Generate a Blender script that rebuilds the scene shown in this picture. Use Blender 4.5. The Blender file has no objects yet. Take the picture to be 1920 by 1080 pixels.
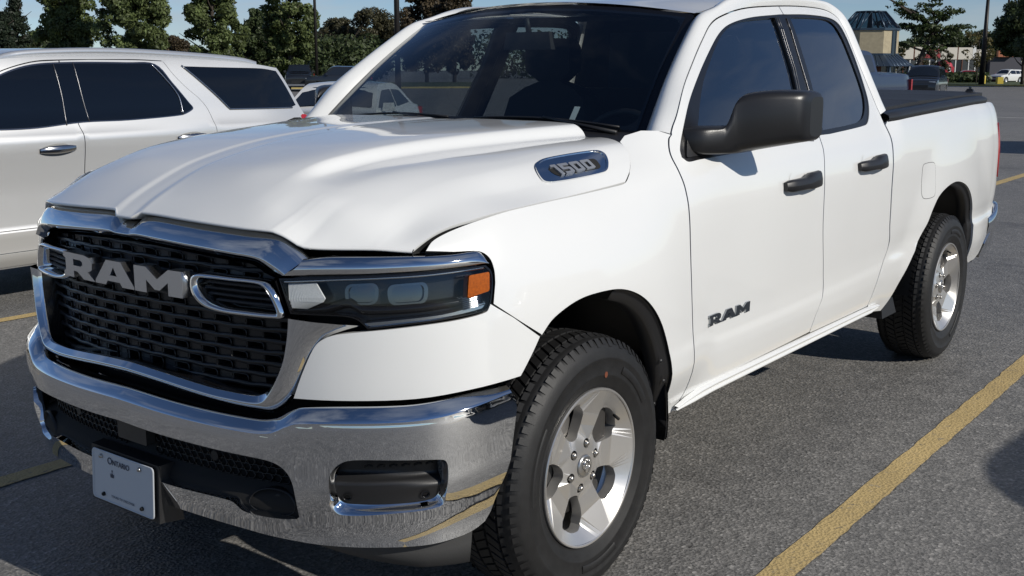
import bpy, bmesh, math, random
import numpy as np
from mathutils import Vector, Matrix
from mathutils.geometry import delaunay_2d_cdt

# =====================================================================
# CAMERA, SKY, SUN, EXPOSURE
# =====================================================================
SC = bpy.context.scene
COL = SC.collection
cd = bpy.data.cameras.new("camera"); cam = bpy.data.objects.new("camera", cd); COL.objects.link(cam)
CAMP = (-2.6633, -2.7321, 1.5849); YAW, PITCH = .6534, .1958
cam.location = CAMP
cam.rotation_euler = (math.pi/2-PITCH, 0, YAW-math.pi/2)
cd.sensor_width = 36; cd.lens = 2063/1920*36; cd.clip_start = .05; cd.clip_end = 3000
SC.camera = cam
SUN_EL, SUN_DIR = math.radians(31.5), Vector((-.06, 1., -math.tan(math.radians(31.5)))).normalized()
sd = bpy.data.lights.new("sun", 'SUN'); sd.energy = 3.6; sd.angle = math.radians(.53); sd.color = (1., .95, .865)
so = bpy.data.objects.new("sun", sd); COL.objects.link(so)
so.rotation_euler = SUN_DIR.to_track_quat('-Z', 'Y').to_euler(); so.location = (0, -20, 20)
W = bpy.data.worlds.new("World"); SC.world = W; W.use_nodes = True
nt = W.node_tree; nt.nodes.clear()
def wn(t, **k):
    n = nt.nodes.new(t)
    for a, b in k.items(): setattr(n, a, b)
    return n
sky = wn('ShaderNodeTexSky', sky_type='NISHITA', sun_disc=False, sun_elevation=SUN_EL, air_density=1.0, dust_density=.0, ozone_density=1.2, altitude=2500.)
sky.sun_rotation = math.atan2(-SUN_DIR.x, -SUN_DIR.y)
bg = wn('ShaderNodeBackground'); bg.inputs[1].default_value = .062
out = wn('ShaderNodeOutputWorld')
# thin broken cloud, the same all round the sky
tc = wn('ShaderNodeTexCoord'); sep = wn('ShaderNodeSeparateXYZ'); nt.links.new(tc.outputs['Generated'], sep.inputs[0])
zc = wn('ShaderNodeMath', operation='MAXIMUM'); nt.links.new(sep.outputs[2], zc.inputs[0]); zc.inputs[1].default_value = 0.
za = wn('ShaderNodeMath', operation='ADD'); nt.links.new(zc.outputs[0], za.inputs[0]); za.inputs[1].default_value = .16
dx = wn('ShaderNodeMath', operation='DIVIDE'); nt.links.new(sep.outputs[0], dx.inputs[0]); nt.links.new(za.outputs[0], dx.inputs[1])
dy = wn('ShaderNodeMath', operation='DIVIDE'); nt.links.new(sep.outputs[1], dy.inputs[0]); nt.links.new(za.outputs[0], dy.inputs[1])
cmb = wn('ShaderNodeCombineXYZ'); nt.links.new(dx.outputs[0], cmb.inputs[0]); nt.links.new(dy.outputs[0], cmb.inputs[1])
cn = wn('ShaderNodeTexNoise'); cn.inputs['Scale'].default_value = 1.15; cn.inputs['Detail'].default_value = 8; cn.inputs['Roughness'].default_value = .58; cn.inputs['Distortion'].default_value = .25
nt.links.new(cmb.outputs[0], cn.inputs['Vector'])
cr = wn('ShaderNodeValToRGB'); cr.color_ramp.elements[0].position = .48; cr.color_ramp.elements[1].position = .74
nt.links.new(cn.outputs[0], cr.inputs[0])
cm = wn('ShaderNodeMath', operation='MULTIPLY'); nt.links.new(cr.outputs[0], cm.inputs[0]); cm.inputs[1].default_value = .60
mix = wn('ShaderNodeMix', data_type='RGBA'); nt.links.new(cm.outputs[0], mix.inputs[0]); nt.links.new(sky.outputs[0], mix.inputs[6]); mix.inputs[7].default_value = (6.6, 7.0, 7.6, 1)
tint = wn('ShaderNodeMix', data_type='RGBA', blend_type='MULTIPLY'); tint.inputs[0].default_value = 1.; tint.inputs[7].default_value = (.84, .95, 1.12, 1); nt.links.new(sky.outputs[0], tint.inputs[6]); nt.links.new(tint.outputs[2], mix.inputs[6])
nt.links.new(mix.outputs[2], bg.inputs[0]); nt.links.new(bg.outputs[0], out.inputs[0])
SC.view_settings.view_transform = 'Standard'; SC.view_settings.look = 'None'; SC.view_settings.gamma = 1; SC.view_settings.use_curve_mapping = False
SC.view_settings.exposure = .12
SC.render.engine = 'CYCLES'; SC.cycles.max_bounces = 10; SC.cycles.transparent_max_bounces = 16; SC.cycles.use_denoising = True
SC.cycles.caustics_reflective = False; SC.cycles.caustics_refractive = False; SC.cycles.sample_clamp_indirect = 8

# =====================================================================
# HELPERS: materials
# =====================================================================
random.seed(11); RNG = np.random.default_rng(5)
MATS = {}
def mat(name, base=(.5, .5, .5), rough=.5, metal=0., coat=0., coat_rough=.03, spec=.5, noise=None, bump=None, emit=None, alpha=None):
    """noise=(scale, amount[, second colour]); bump=(scale, strength)"""
    if name in MATS: return MATS[name]
    m = bpy.data.materials.new(name); m.use_nodes = True; MATS[name] = m
    t = m.node_tree; p = t.nodes['Principled BSDF']
    p.inputs['Base Color'].default_value = (*base, 1); p.inputs['Roughness'].default_value = rough; p.inputs['Metallic'].default_value = metal
    p.inputs['Coat Weight'].default_value = coat; p.inputs['Coat Roughness'].default_value = coat_rough; p.inputs['Specular IOR Level'].default_value = spec
    if emit: p.inputs['Emission Color'].default_value = (*emit[:3], 1); p.inputs['Emission Strength'].default_value = emit[3]
    co = None
    if noise or bump:
        co = t.nodes.new('ShaderNodeTexCoord')
    if noise:
        n = t.nodes.new('ShaderNodeTexNoise'); n.inputs['Scale'].default_value = noise[0]; n.inputs['Detail'].default_value = 5
        t.links.new(co.outputs['Object'], n.inputs['Vector'])
        r = t.nodes.new('ShaderNodeValToRGB'); r.color_ramp.elements[0].position = .3; r.color_ramp.elements[1].position = .7
        b2 = noise[2] if len(noise) > 2 else tuple(c*(1-noise[1]) for c in base)
        r.color_ramp.elements[0].color = (*b2, 1); r.color_ramp.elements[1].color = (*base, 1)
        t.links.new(n.outputs[0], r.inputs[0]); t.links.new(r.outputs[0], p.inputs['Base Color'])
    if bump:
        n = t.nodes.new('ShaderNodeTexNoise'); n.inputs['Scale'].default_value = bump[0]; n.inputs['Detail'].default_value = 4
        t.links.new(co.outputs['Object'], n.inputs['Vector'])
        b = t.nodes.new('ShaderNodeBump'); b.inputs['Strength'].default_value = bump[1]; b.inputs['Distance'].default_value = .01
        t.links.new(n.outputs[0], b.inputs['Height']); t.links.new(b.outputs[0], p.inputs['Normal'])
    return m
def glass_mat(name, tint=(.3, .33, .34), ior=1.5, rough=0., boost=1.):
    m = bpy.data.materials.new(name); m.use_nodes = True; MATS[name] = m; t = m.node_tree; t.nodes.clear()
    o = t.nodes.new('ShaderNodeOutputMaterial'); mx = t.nodes.new('ShaderNodeMixShader'); tr = t.nodes.new('ShaderNodeBsdfTransparent'); gl = t.nodes.new('ShaderNodeBsdfGlossy')
    fr = t.nodes.new('ShaderNodeFresnel'); ge = t.nodes.new('ShaderNodeNewGeometry'); mr = t.nodes.new('ShaderNodeMapRange'); mr.inputs[3].default_value = ior; mr.inputs[4].default_value = 1/ior; t.links.new(ge.outputs['Backfacing'], mr.inputs[0]); t.links.new(mr.outputs[0], fr.inputs[0]); tr.inputs[0].default_value = (*tint, 1); gl.inputs['Roughness'].default_value = rough
    mu = t.nodes.new('ShaderNodeMath'); mu.operation = 'MULTIPLY'; mu.use_clamp = True; mu.inputs[1].default_value = boost
    t.links.new(fr.outputs[0], mu.inputs[0]); t.links.new(mu.outputs[0], mx.inputs[0]); t.links.new(tr.outputs[0], mx.inputs[1]); t.links.new(gl.outputs[0], mx.inputs[2]); t.links.new(mx.outputs[0], o.inputs[0])
    return m
M_PAINT = mat('white_paint', (.78, .785, .77), .32, 0, 1., .025, .5, noise=(1.6, .03))
M_CHROME = mat('chrome', (.76, .77, .78), .03, 1., bump=(7., .006))
M_BLACK = mat('black_plastic', (.014, .014, .015), .42, bump=(400., .05))
M_GLOSSB = mat('gloss_black', (.006, .006, .007), .12)
M_DARK = mat('dark_cavity', (.006, .006, .006), .8)
M_TRIM = mat('window_trim_black', (.008, .008, .009), .28)
M_RUBBER = mat('tyre_rubber', (.0135, .0135, .014), .58, noise=(30., .45), bump=(260., .06))
M_WHEEL = mat('wheel_silver', (.68, .665, .64), .33, .80, bump=(60., .01))
M_STEEL = mat('bolt_steel', (.45, .43, .40), .32, 1.)
M_BRAKE = mat('brake_iron', (.10, .095, .09), .5, .7)
M_AMBER = mat('amber_lens', (.40, .085, .002), .55, spec=.15, noise=(160., .35))
M_RED = mat('red_lens', (.36, .012, .016), .12, coat=1.)
M_LAMPW = mat('lamp_reflector', (.92, .92, .91), .4, 0., noise=(420., .22))
M_GLASS = glass_mat('tinted_glass', (.36, .39, .41), 1.52, 0., 2.7)
M_WSGLASS = glass_mat('windshield_glass', (.66, .72, .72), 1.52, 0., 1.7)
M_LENS = glass_mat('clear_lens', (.85, .87, .88), 1.45)
M_SEAT = mat('seat_cloth', (.03, .03, .032), .85)
M_DASH = mat('dashboard_plastic', (.018, .018, .020), .6)
M_BADGE = mat('badge_grey_metal', (.34, .36, .38), .30, 1.)
M_DIGIT = mat('badge_digit_satin', (.40, .42, .45), .42, .7)
M_LETTER = mat('letter_chrome', (.90, .90, .90), .22, 1.)
M_DULL = mat('dull_underbody', (.018, .018, .018), .7)

# =====================================================================
# HELPERS: objects and meshes
# =====================================================================
def tag(o, label=None, cat=None, group=None, kind=None):
    if label: o['label'] = label
    if cat: o['category'] = cat
    if group: o['group'] = group
    if kind: o['kind'] = kind
    return o
def empty(name, loc=(0, 0, 0), rz=0., parent=None):
    o = bpy.data.objects.new(name, None); COL.objects.link(o); o.location = loc; o.rotation_euler = (0, 0, rz); o.empty_display_size = .2
    if parent: o.parent = parent
    return o
def copy_tree(o, parent=None):
    c = o.copy(); COL.objects.link(c); c.parent = parent
    for ch in list(o.children): copy_tree(ch, c)
    return c
class MB:
    """collects faces; build() links ONE mesh object"""
    def __init__(s): s.v = []; s.f = []; s.n = []; s.mi = []; s.sm = []
    def add(s, V, F, N=None, mi=0, smooth=True):
        b = sum(len(x) for x in s.v); V = np.asarray(V, float).reshape(-1, 3); s.v.append(V)
        s.n.append(np.asarray(N, float).reshape(-1, 3) if N is not None else np.full((len(V), 3), np.nan))
        for f in F: s.f.append([int(i)+b for i in f]); s.mi.append(mi); s.sm.append(smooth)
        return s
    def grid(s, P, mi=0, smooth=True, N=None, flip=False, closed=False):
        P = np.asarray(P, float); a, b = P.shape[:2]; F = []
        for i in range(a if closed else a-1):
            i2 = (i+1) % a
            for j in range(b-1):
                q = (i*b+j, i2*b+j, i2*b+j+1, i*b+j+1); F.append(q[::-1] if flip else q)
        return s.add(P.reshape(-1, 3), F, None if N is None else np.asarray(N).reshape(-1, 3), mi, smooth)
    def box(s, c, sz, mi=0, rz=0., taper=1., smooth=False):
        x, y, z = np.array(sz)/2.; V = []
        for k, zz in ((1., -z), (taper, z)):
            for sx, sy in ((-1, -1), (1, -1), (1, 1), (-1, 1)): V.append((sx*x*k, sy*y*k, zz))
        V = np.array(V)
        if rz: cc, ss = math.cos(rz), math.sin(rz); V = V@np.array([[cc, ss, 0], [-ss, cc, 0], [0, 0, 1]])
        return s.add(V+np.array(c), [(3, 2, 1, 0), (4, 5, 6, 7), (0, 1, 5, 4), (1, 2, 6, 5), (2, 3, 7, 6), (3, 0, 4, 7)], None, mi, smooth)
    def tube(s, pts, r, n=8, mi=0, cap=True):
        pts = np.asarray(pts, float); r = np.broadcast_to(np.asarray(r, float), (len(pts),)); rings = []
        for i, p in enumerate(pts):
            d = pts[min(i+1, len(pts)-1)]-pts[max(i-1, 0)]; d /= np.linalg.norm(d)+1e-12
            a = np.cross(d, (0, 0, 1.) if abs(d[2]) < .9 else (1., 0, 0)); a /= np.linalg.norm(a); b = np.cross(d, a); t = np.linspace(0, 2*np.pi, n, endpoint=False)
            rings.append(p+r[i]*(np.cos(t)[:, None]*a+np.sin(t)[:, None]*b))
        R = np.array(rings); F = []
        for i in range(len(pts)-1):
            for j in range(n): F.append((i*n+j, i*n+(j+1) % n, (i+1)*n+(j+1) % n, (i+1)*n+j))
        if cap: F.append(tuple(range(n))[::-1]); F.append(tuple((len(pts)-1)*n+j for j in range(n)))
        return s.add(R.reshape(-1, 3), F, None, mi, True)
    def lathe(s, prof, n=48, axis='y', c=(0, 0, 0), mi=0, flip=False, caps=False):
        """prof: (radius, offset along axis)"""
        t = np.linspace(0, 2*np.pi, n, endpoint=False); prof = np.asarray(prof, float); P = []
        for th in t:
            if axis == 'y': P.append(np.stack([prof[:, 0]*np.cos(th), prof[:, 1], prof[:, 0]*np.sin(th)], -1))
            elif axis == 'z': P.append(np.stack([prof[:, 0]*np.cos(th), prof[:, 0]*np.sin(th), prof[:, 1]], -1))
            else: P.append(np.stack([prof[:, 1], prof[:, 0]*np.cos(th), prof[:, 0]*np.sin(th)], -1))
        return s.grid(np.array(P)+np.array(c), mi, True, None, flip, closed=True)
    def build(s, name, mats, parent=None, mirror=False):
        V = np.concatenate(s.v); N = np.concatenate(s.n); F = s.f
        if mirror:
            V = V*np.array([1, -1, 1]); N = N*np.array([1, -1, 1]); F = [f[::-1] for f in F]
        me = bpy.data.meshes.new(name); me.from_pydata(V.tolist(), [], F)
        for m in (mats if isinstance(mats, (list, tuple)) else [mats]): me.materials.append(m)
        me.polygons.foreach_set('material_index', s.mi); me.polygons.foreach_set('use_smooth', s.sm)
        me.update()
        if not np.isnan(N).all():
            bad = np.isnan(N[:, 0]); L = N.copy()
            if bad.any():
                vn = np.zeros(len(V)*3); me.vertices.foreach_get('normal', vn); L[bad] = vn.reshape(-1, 3)[bad]
            if all(s.sm): me.normals_split_custom_set_from_vertices(L.tolist())
            else:
                ln = np.zeros((len(me.loops), 3)); li = np.zeros(len(me.loops), int); me.loops.foreach_get('vertex_index', li); ln = L[li]
                for p in me.polygons:
                    if not p.use_smooth:
                        for k in p.loop_indices: ln[k] = p.normal
                me.normals_split_custom_set(ln.tolist())
        o = bpy.data.objects.new(name, me); COL.objects.link(o)
        if parent: o.parent = parent
        return o
def both(mb, name, m, parent, sub=None):
    """the driver's-side part and its mirror image; returns both"""
    return mb.build(name, m, parent), mb.build(name, m, parent, mirror=True)
def inpoly(P, poly):
    P = np.asarray(P, float); poly = np.asarray(poly, float); x, y = P[:, 0], P[:, 1]; c = np.zeros(len(P), bool)
    for i in range(len(poly)):
        x0, y0 = poly[i-1]; x1, y1 = poly[i]
        m = ((y0 > y) != (y1 > y)); 
        if m.any(): c ^= m & (x < (x1-x0)*(y-y0)/((y1-y0) if y1 != y0 else 1e-12)+x0)
    return c
def curve(pts, n=8, closed=False, corners=()):
    """Catmull-Rom through pts; corners = indices kept sharp"""
    P = np.asarray(pts, float); N = len(P); out = []
    rng = range(N) if closed else range(N-1)
    for i in rng:
        a, b = i, (i+1) % N
        p0 = P[a] if (a in corners or (not closed and a == 0)) else P[a-1]
        p3 = P[b] if (b in corners or (not closed and b == N-1)) else P[(b+1) % N]
        p1, p2 = P[a], P[b]; d1 = np.linalg.norm(p2-p1)+1e-9
        def sc(q, r, d): 
            l = np.linalg.norm(r-q); return (r-q)
        m1 = (p2-p0)*.5 if not np.allclose(p0, p1) else (p2-p1); m2 = (p3-p1)*.5 if not np.allclose(p3, p2) else (p2-p1)
        l1 = np.linalg.norm(m1); l2 = np.linalg.norm(m2); m1 = m1*min(1, 1.2*d1/(l1+1e-9)); m2 = m2*min(1, 1.2*d1/(l2+1e-9))
        for k in range(n):
            t = k/n; out.append((2*t**3-3*t*t+1)*p1+(t**3-2*t*t+t)*m1+(-2*t**3+3*t*t)*p2+(t**3-t*t)*m2)
    if not closed: out.append(P[-1])
    return np.array(out)
def rpoly(pts, r=.01, n=4):
    """polygon with rounded corners"""
    P = np.asarray(pts, float); out = []; N = len(P)
    rr = np.broadcast_to(np.asarray(r, float), (N,))
    for i in range(N):
        a, p, b = P[i-1], P[i], P[(i+1) % N]; u = a-p; v = b-p; lu, lv = np.linalg.norm(u), np.linalg.norm(v); d = min(rr[i], .45*lu, .45*lv)
        q0 = p+u/lu*d; q1 = p+v/lv*d
        for k in range(n+1):
            t = k/n; out.append((1-t)**2*q0+2*t*(1-t)*p+t*t*q1)
    return np.array(out)
def fill(outline, holes=(), step=.04, extra=None):
    """triangulate a plane region; returns points, triangles, boundary loops"""
    loops = [np.asarray(outline, float)]+[np.asarray(h, float) for h in holes]
    pts = []; edges = []; b = 0; idx = []
    for L in loops:
        n = len(L); pts += [tuple(p) for p in L]; edges += [(b+i, b+(i+1) % n) for i in range(n)]; b += n
    lo, hi = loops[0].min(0), loops[0].max(0)
    sx, sy = (step, step) if np.isscalar(step) else step
    gx, gy = np.meshgrid(np.arange(lo[0]+sx*.5, hi[0], sx), np.arange(lo[1]+sy*.5, hi[1], sy)); G = np.stack([gx.ravel(), gy.ravel()], -1)
    if extra is not None: G = np.concatenate([G, extra])
    if len(G):
        k = inpoly(G, loops[0])
        for h in loops[1:]: k &= ~inpoly(G, h)
        G = G[k]; B = np.array(pts); S = np.array([sx, sy])
        if len(G):
            d = np.full(len(G), 1e9)
            for p in B: d = np.minimum(d, (((G-p)/S)**2).sum(-1))
            G = G[d > .16]
    allp = [Vector(p) for p in pts]+[Vector(p) for p in G]
    v, e, f, ov, oe, of = delaunay_2d_cdt(allp, edges, [], 0, 1e-7)
    V = np.array([tuple(p) for p in v]); T = np.array([t for t in f if len(t) == 3]); C = V[T].mean(1)
    k = inpoly(C, loops[0])
    for h in loops[1:]: k &= ~inpoly(C, h)
    T = T[k]
    a = V[T[:, 1]]-V[T[:, 0]]; c = V[T[:, 2]]-V[T[:, 0]]; neg = (a[:, 0]*c[:, 1]-a[:, 1]*c[:, 0]) < 0; T[neg] = T[neg][:, ::-1]
    return V, T, loops
def nrm(F, a, b, sg=1.):
    h = 1e-3; n = np.cross(F(a+h, b)-F(a-h, b), F(a, b+h)-F(a, b-h))*sg; return n/(np.linalg.norm(n, axis=-1, keepdims=True)+1e-12)
def panel(mb, F, outline, holes=(), step=.04, thick=.02, sg=1., mi=0, flange_mi=None, extra=None):
    """curved sheet F(a,b) trimmed to outline, edges turned inward by `thick`"""
    V, T, loops = fill(outline, holes, step, extra); P = F(V[:, 0], V[:, 1]); N = nrm(F, V[:, 0], V[:, 1], sg)
    mb.add(P, T if sg > 0 else T[:, ::-1], N, mi)
    if thick:
        for L in loops:
            area = .5*np.sum(L[:, 0]*np.roll(L[:, 1], -1)-np.roll(L[:, 0], -1)*L[:, 1]); A = F(L[:, 0], L[:, 1]); n = nrm(F, L[:, 0], L[:, 1], sg)
            Q = np.stack([A, A-n*thick], 1)
            o = (area > 0) if L is loops[0] else (area < 0)
            m2 = mi if flange_mi is None else flange_mi
            mb.grid(Q, m2, True, None, flip=(o == (sg > 0)), closed=True)
    return mb
def arr(l): return np.array(l, float)
def text_mesh(body, size, extrude, name, m, parent=None, align='CENTER', font_shear=0., spacing=1., bevel=0.):
    cu = bpy.data.curves.new(name, 'FONT'); cu.body = body; cu.size = size; cu.extrude = extrude; cu.align_x = align; cu.align_y = 'CENTER'; cu.shear = font_shear; cu.space_character = spacing; cu.bevel_depth = bevel; cu.resolution_u = 3
    t = bpy.data.objects.new(name, cu); COL.objects.link(t)
    dg = bpy.context.evaluated_depsgraph_get(); me = bpy.data.meshes.new_from_object(t.evaluated_get(dg)); me.name = name
    bpy.data.objects.remove(t); bpy.data.curves.remove(cu); me.materials.clear(); me.materials.append(m)
    o = bpy.data.objects.new(name, me); COL.objects.link(o)
    if parent: o.parent = parent
    return o
# =====================================================================
# GROUND, MARKINGS, KERBS
# =====================================================================
def node_mat(name):
    m = bpy.data.materials.new(name); m.use_nodes = True; MATS[name] = m; t = m.node_tree; return m, t, t.nodes['Principled BSDF']
def nn(t, typ, **k):
    n = t.nodes.new(typ)
    for a, b in k.items():
        if a in ('Scale', 'Detail', 'Roughness', 'Distortion', 'Randomness'): n.inputs[a].default_value = b
        else: setattr(n, a, b)
    return n
def ramp(t, src, stops):
    r = t.nodes.new('ShaderNodeValToRGB'); e = r.color_ramp.elements
    while len(e) < len(stops): e.new(.5)
    for x, (p, c) in zip(e, stops): x.position = p; x.color = (*c, 1) if len(c) == 3 else c
    t.links.new(src, r.inputs[0]); return r
def mixc(t, fac, a, b, mode='MIX'):
    m = t.nodes.new('ShaderNodeMix'); m.data_type = 'RGBA'; m.blend_type = mode
    for s, i in ((fac, 0), (a, 6), (b, 7)):
        if isinstance(s, (int, float)): m.inputs[i].default_value = s
        elif isinstance(s, tuple): m.inputs[i].default_value = (*s, 1)
        else: t.links.new(s, m.inputs[i])
    return m.outputs[2]
def asphalt_nodes(t, co):
    big = nn(t, 'ShaderNodeTexNoise', Scale=.35, Detail=6, Roughness=.6); t.links.new(co, big.inputs['Vector'])
    mid = nn(t, 'ShaderNodeTexNoise', Scale=7., Detail=6, Roughness=.65); t.links.new(co, mid.inputs['Vector'])
    vor = nn(t, 'ShaderNodeTexVoronoi', Scale=85.); t.links.new(co, vor.inputs['Vector'])
    vor2 = nn(t, 'ShaderNodeTexVoronoi', Scale=150.); t.links.new(co, vor2.inputs['Vector'])
    hv = nn(t, 'ShaderNodeSeparateColor'); t.links.new(vor.outputs['Color'], hv.inputs[0])
    hv2 = nn(t, 'ShaderNodeSeparateColor'); t.links.new(vor2.outputs['Color'], hv2.inputs[0])
    st = ramp(t, hv.outputs[0], [(0., (.085, .084, .080)), (.45, (.155, .152, .146)), (.80, (.215, .21, .20)), (.97, (.32, .31, .295)), (1., (.44, .43, .41))])
    st2 = ramp(t, hv2.outputs[1], [(0., (.10, .098, .095)), (.6, (.170, .167, .16)), (.95, (.25, .245, .232)), (1., (.36, .35, .33))])
    a = mixc(t, .45, st.outputs[0], st2.outputs[0])
    r1 = ramp(t, mid.outputs[0], [(.3, (.80, .80, .80)), (.7, (1.16, 1.15, 1.14))]); a = mixc(t, 1., a, r1.outputs[0], 'MULTIPLY')
    r2 = ramp(t, big.outputs[0], [(.3, (.86, .86, .87)), (.7, (1.12, 1.11, 1.10))]); a = mixc(t, 1., a, r2.outputs[0], 'MULTIPLY')
    sn = nn(t, 'ShaderNodeTexNoise', Scale=1.1, Detail=5, Roughness=.55, Distortion=.6); t.links.new(co, sn.inputs['Vector']); sr = ramp(t, sn.outputs[0], [(.30, (.70, .70, .71)), (.40, (1, 1, 1)), (.68, (1, 1, 1)), (.80, (1.12, 1.11, 1.09))]); a = mixc(t, 1., a, sr.outputs[0], 'MULTIPLY')
    # pits
    pit = nn(t, 'ShaderNodeTexNoise', Scale=48., Detail=3); t.links.new(co, pit.inputs['Vector']); pr_ = ramp(t, pit.outputs[0], [(.30, (.45, .45, .45)), (.36, (1, 1, 1))]); a = mixc(t, 1., a, pr_.outputs[0], 'MULTIPLY')
    bp = nn(t, 'ShaderNodeBump'); bp.inputs['Strength'].default_value = .55; bp.inputs['Distance'].default_value = .006
    hsum = nn(t, 'ShaderNodeMath', operation='ADD'); t.links.new(vor.outputs['Distance'], hsum.inputs[0]); t.links.new(pit.outputs[0], hsum.inputs[1]); t.links.new(hsum.outputs[0], bp.inputs['Height'])
    return a, bp.outputs[0], mid, pit
MA, t, p = node_mat('asphalt'); co = nn(t, 'ShaderNodeTexCoord').outputs['Object']; a, b_, _, _ = asphalt_nodes(t, co); t.links.new(a, p.inputs['Base Color']); t.links.new(b_, p.inputs['Normal']); p.inputs['Roughness'].default_value = .62; p.inputs['Specular IOR Level'].default_value = .5
def worn_paint(name, colr):
    m, t, p = node_mat(name); co = nn(t, 'ShaderNodeTexCoord').outputs['Object']; a, b_, mid, pit = asphalt_nodes(t, co)
    n1 = nn(t, 'ShaderNodeTexNoise', Scale=24., Detail=8, Roughness=.75); t.links.new(co, n1.inputs['Vector']); r = ramp(t, n1.outputs[0], [(.33, (0, 0, 0)), (.43, (1, 1, 1))])
    n2 = nn(t, 'ShaderNodeTexNoise', Scale=3., Detail=4); t.links.new(co, n2.inputs['Vector']); r2 = ramp(t, n2.outputs[0], [(.3, tuple(c*.80 for c in colr)), (.7, colr)])
    t.links.new(mixc(t, r.outputs[0], a, r2.outputs[0]), p.inputs['Base Color']); t.links.new(b_, p.inputs['Normal']); p.inputs['Roughness'].default_value = .75
    return m
M_YEL = worn_paint('worn_yellow_paint', (.52, .385, .17)); M_WLINE = worn_paint('worn_white_paint', (.45, .44, .42))
mb = MB(); mb.add([(-900, -900, 0), (1800, -900, 0), (1800, 1800, 0), (-900, 1800, 0)], [(0, 1, 2, 3)], smooth=False); tag(mb.build('ground', MA), kind='structure')
def strip(name, m, x0, x1, y0, y1, z=.004, n=None, jag=.003):
    n = n or max(4, int(abs(x1-x0)/.06)); xs = np.linspace(x0, x1, n); j0 = RNG.normal(0, jag, n); j1 = RNG.normal(0, jag, n)
    mb = MB(); mb.grid(np.array([np.stack([xs, y0+j0, z+0*xs], -1), np.stack([xs, y1+j1, z+0*xs], -1)]), 0, False, flip=False); return tag(mb.build(name, m), kind='structure')
for y in (-6.58, -3.97, -1.415, 1.335, 4.08, 6.8): strip('parking_line', M_YEL, -1.15, 4.75, y-.052, y+.052, jag=.0022)
for y in (-1.3, 1.3, 3.9, 6.5, 9.1): strip('parking_line', M_YEL, 12.2, 17.2, y-.07, y+.07)
for y in (9.1, 11.7, 14.3, 16.9, 19.5, 22.1): strip('parking_line', M_YEL, 34., 39., y-.07, y+.07)
mb = MB(); mb.add([(35.2, -4, .004), (35.5, -4, .004), (38.9, 14, .004), (38.6, 14, .004)], [(0, 1, 2, 3)], smooth=False); tag(mb.build('parking_line', M_WLINE), kind='structure')
# far verge on the right: kerb, grass, then the road strip and the shops
MG, t, p = node_mat('grass'); co = nn(t, 'ShaderNodeTexCoord').outputs['Object']; n1 = nn(t, 'ShaderNodeTexNoise', Scale=1.3, Detail=8, Roughness=.7); t.links.new(co, n1.inputs['Vector']); r = ramp(t, n1.outputs[0], [(.3, (.030, .045, .012)), (.55, (.055, .075, .022)), (.75, (.10, .105, .04))]); t.links.new(r.outputs[0], p.inputs['Base Color']); p.inputs['Roughness'].default_value = .95
M_KERB = mat('concrete_kerb', (.36, .34, .30), .85, noise=(3., .25)); M_YKERB = mat('yellow_kerb', (.45, .36, .13), .8, noise=(4., .3))
def island(name, poly, h, top, side):
    P = arr(poly); mb = MB(); n = len(P)
    V = np.concatenate([np.c_[P, 0*P[:, :1]], np.c_[P, 0*P[:, :1]+h]]); mb.add(V, [(i, (i+1) % n, n+(i+1) % n, n+i) for i in range(n)], None, 1, False)
    c = P.mean(0); Q = c+(P-c)*(1-.2/np.linalg.norm(P-c, axis=1, keepdims=True)); V = np.concatenate([np.c_[P, 0*P[:, :1]+h], np.c_[Q, 0*P[:, :1]+h+.002]]); mb.add(V, [(i, (i+1) % n, n+(i+1) % n, n+i) for i in range(n)], None, 1, False)
    mb.add(np.c_[Q, 0*P[:, :1]+h+.002], [tuple(range(n))], None, 0, False); return tag(mb.build(name, [top, side]), kind='structure')
DR = np.array([math.cos(YAW), math.sin(YAW)])          # view azimuth
def polar(px, D):
    """ground point in the direction of a photo column at a distance (layout survey)"""
    a = YAW-math.atan((px-960)/2063.*math.cos(PITCH)); return np.array([CAMP[0]+D*math.cos(a), CAMP[1]+D*math.sin(a)])
def bear(px, D, w=0., z=0.):
    q = polar(px, D); return (q[0], q[1], z)
island('grass_verge', [polar(1560, 124), polar(2100, 118), polar(2100, 205), polar(1560, 205)], .14, MG, M_YKERB)
island('grass_verge', [polar(-200, 97), polar(-200, 135), polar(900, 135), polar(900, 99)], .14, MG, M_YKERB)
# =====================================================================
# TREES
# =====================================================================
M_BARK = mat('bark', (.060, .047, .036), .9, noise=(6., .4), bump=(20., .4))
def leaf_mat(name, c, var=.45):
    m, t, p = node_mat(name); oi = nn(t, 'ShaderNodeTexCoord'); n1 = nn(t, 'ShaderNodeTexNoise', Scale=.9, Detail=2); t.links.new(oi.outputs['Object'], n1.inputs['Vector']); wn_ = nn(t, 'ShaderNodeTexWhiteNoise'); t.links.new(oi.outputs['Object'], wn_.inputs['Vector'])
    r = ramp(t, n1.outputs[0], [(.3, tuple(x*(1-var) for x in c)), (.7, tuple(x*(1+var*.6) for x in c))]); n2 = nn(t, 'ShaderNodeTexNoise', Scale=5., Detail=1); t.links.new(oi.outputs['Object'], n2.inputs['Vector']); r2 = ramp(t, n2.outputs[0], [(.35, (.62, .62, .62)), (.65, (1.35, 1.3, 1.2))]); rc_ = mixc(t, 1., r.outputs[0], r2.outputs[0], 'MULTIPLY'); t.links.new(rc_, p.inputs['Base Color']); p.inputs['Roughness'].default_value = .5; p.inputs['Specular IOR Level'].default_value = .35
    tl = nn(t, 'ShaderNodeBsdfTranslucent'); t.links.new(r.outputs[0], tl.inputs[0]); mx = nn(t, 'ShaderNodeMixShader'); mx.inputs[0].default_value = .30; o = t.nodes['Material Output']; t.links.new(p.outputs[0], mx.inputs[1]); t.links.new(tl.outputs[0], mx.inputs[2]); t.links.new(mx.outputs[0], o.inputs[0]); return m
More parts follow.
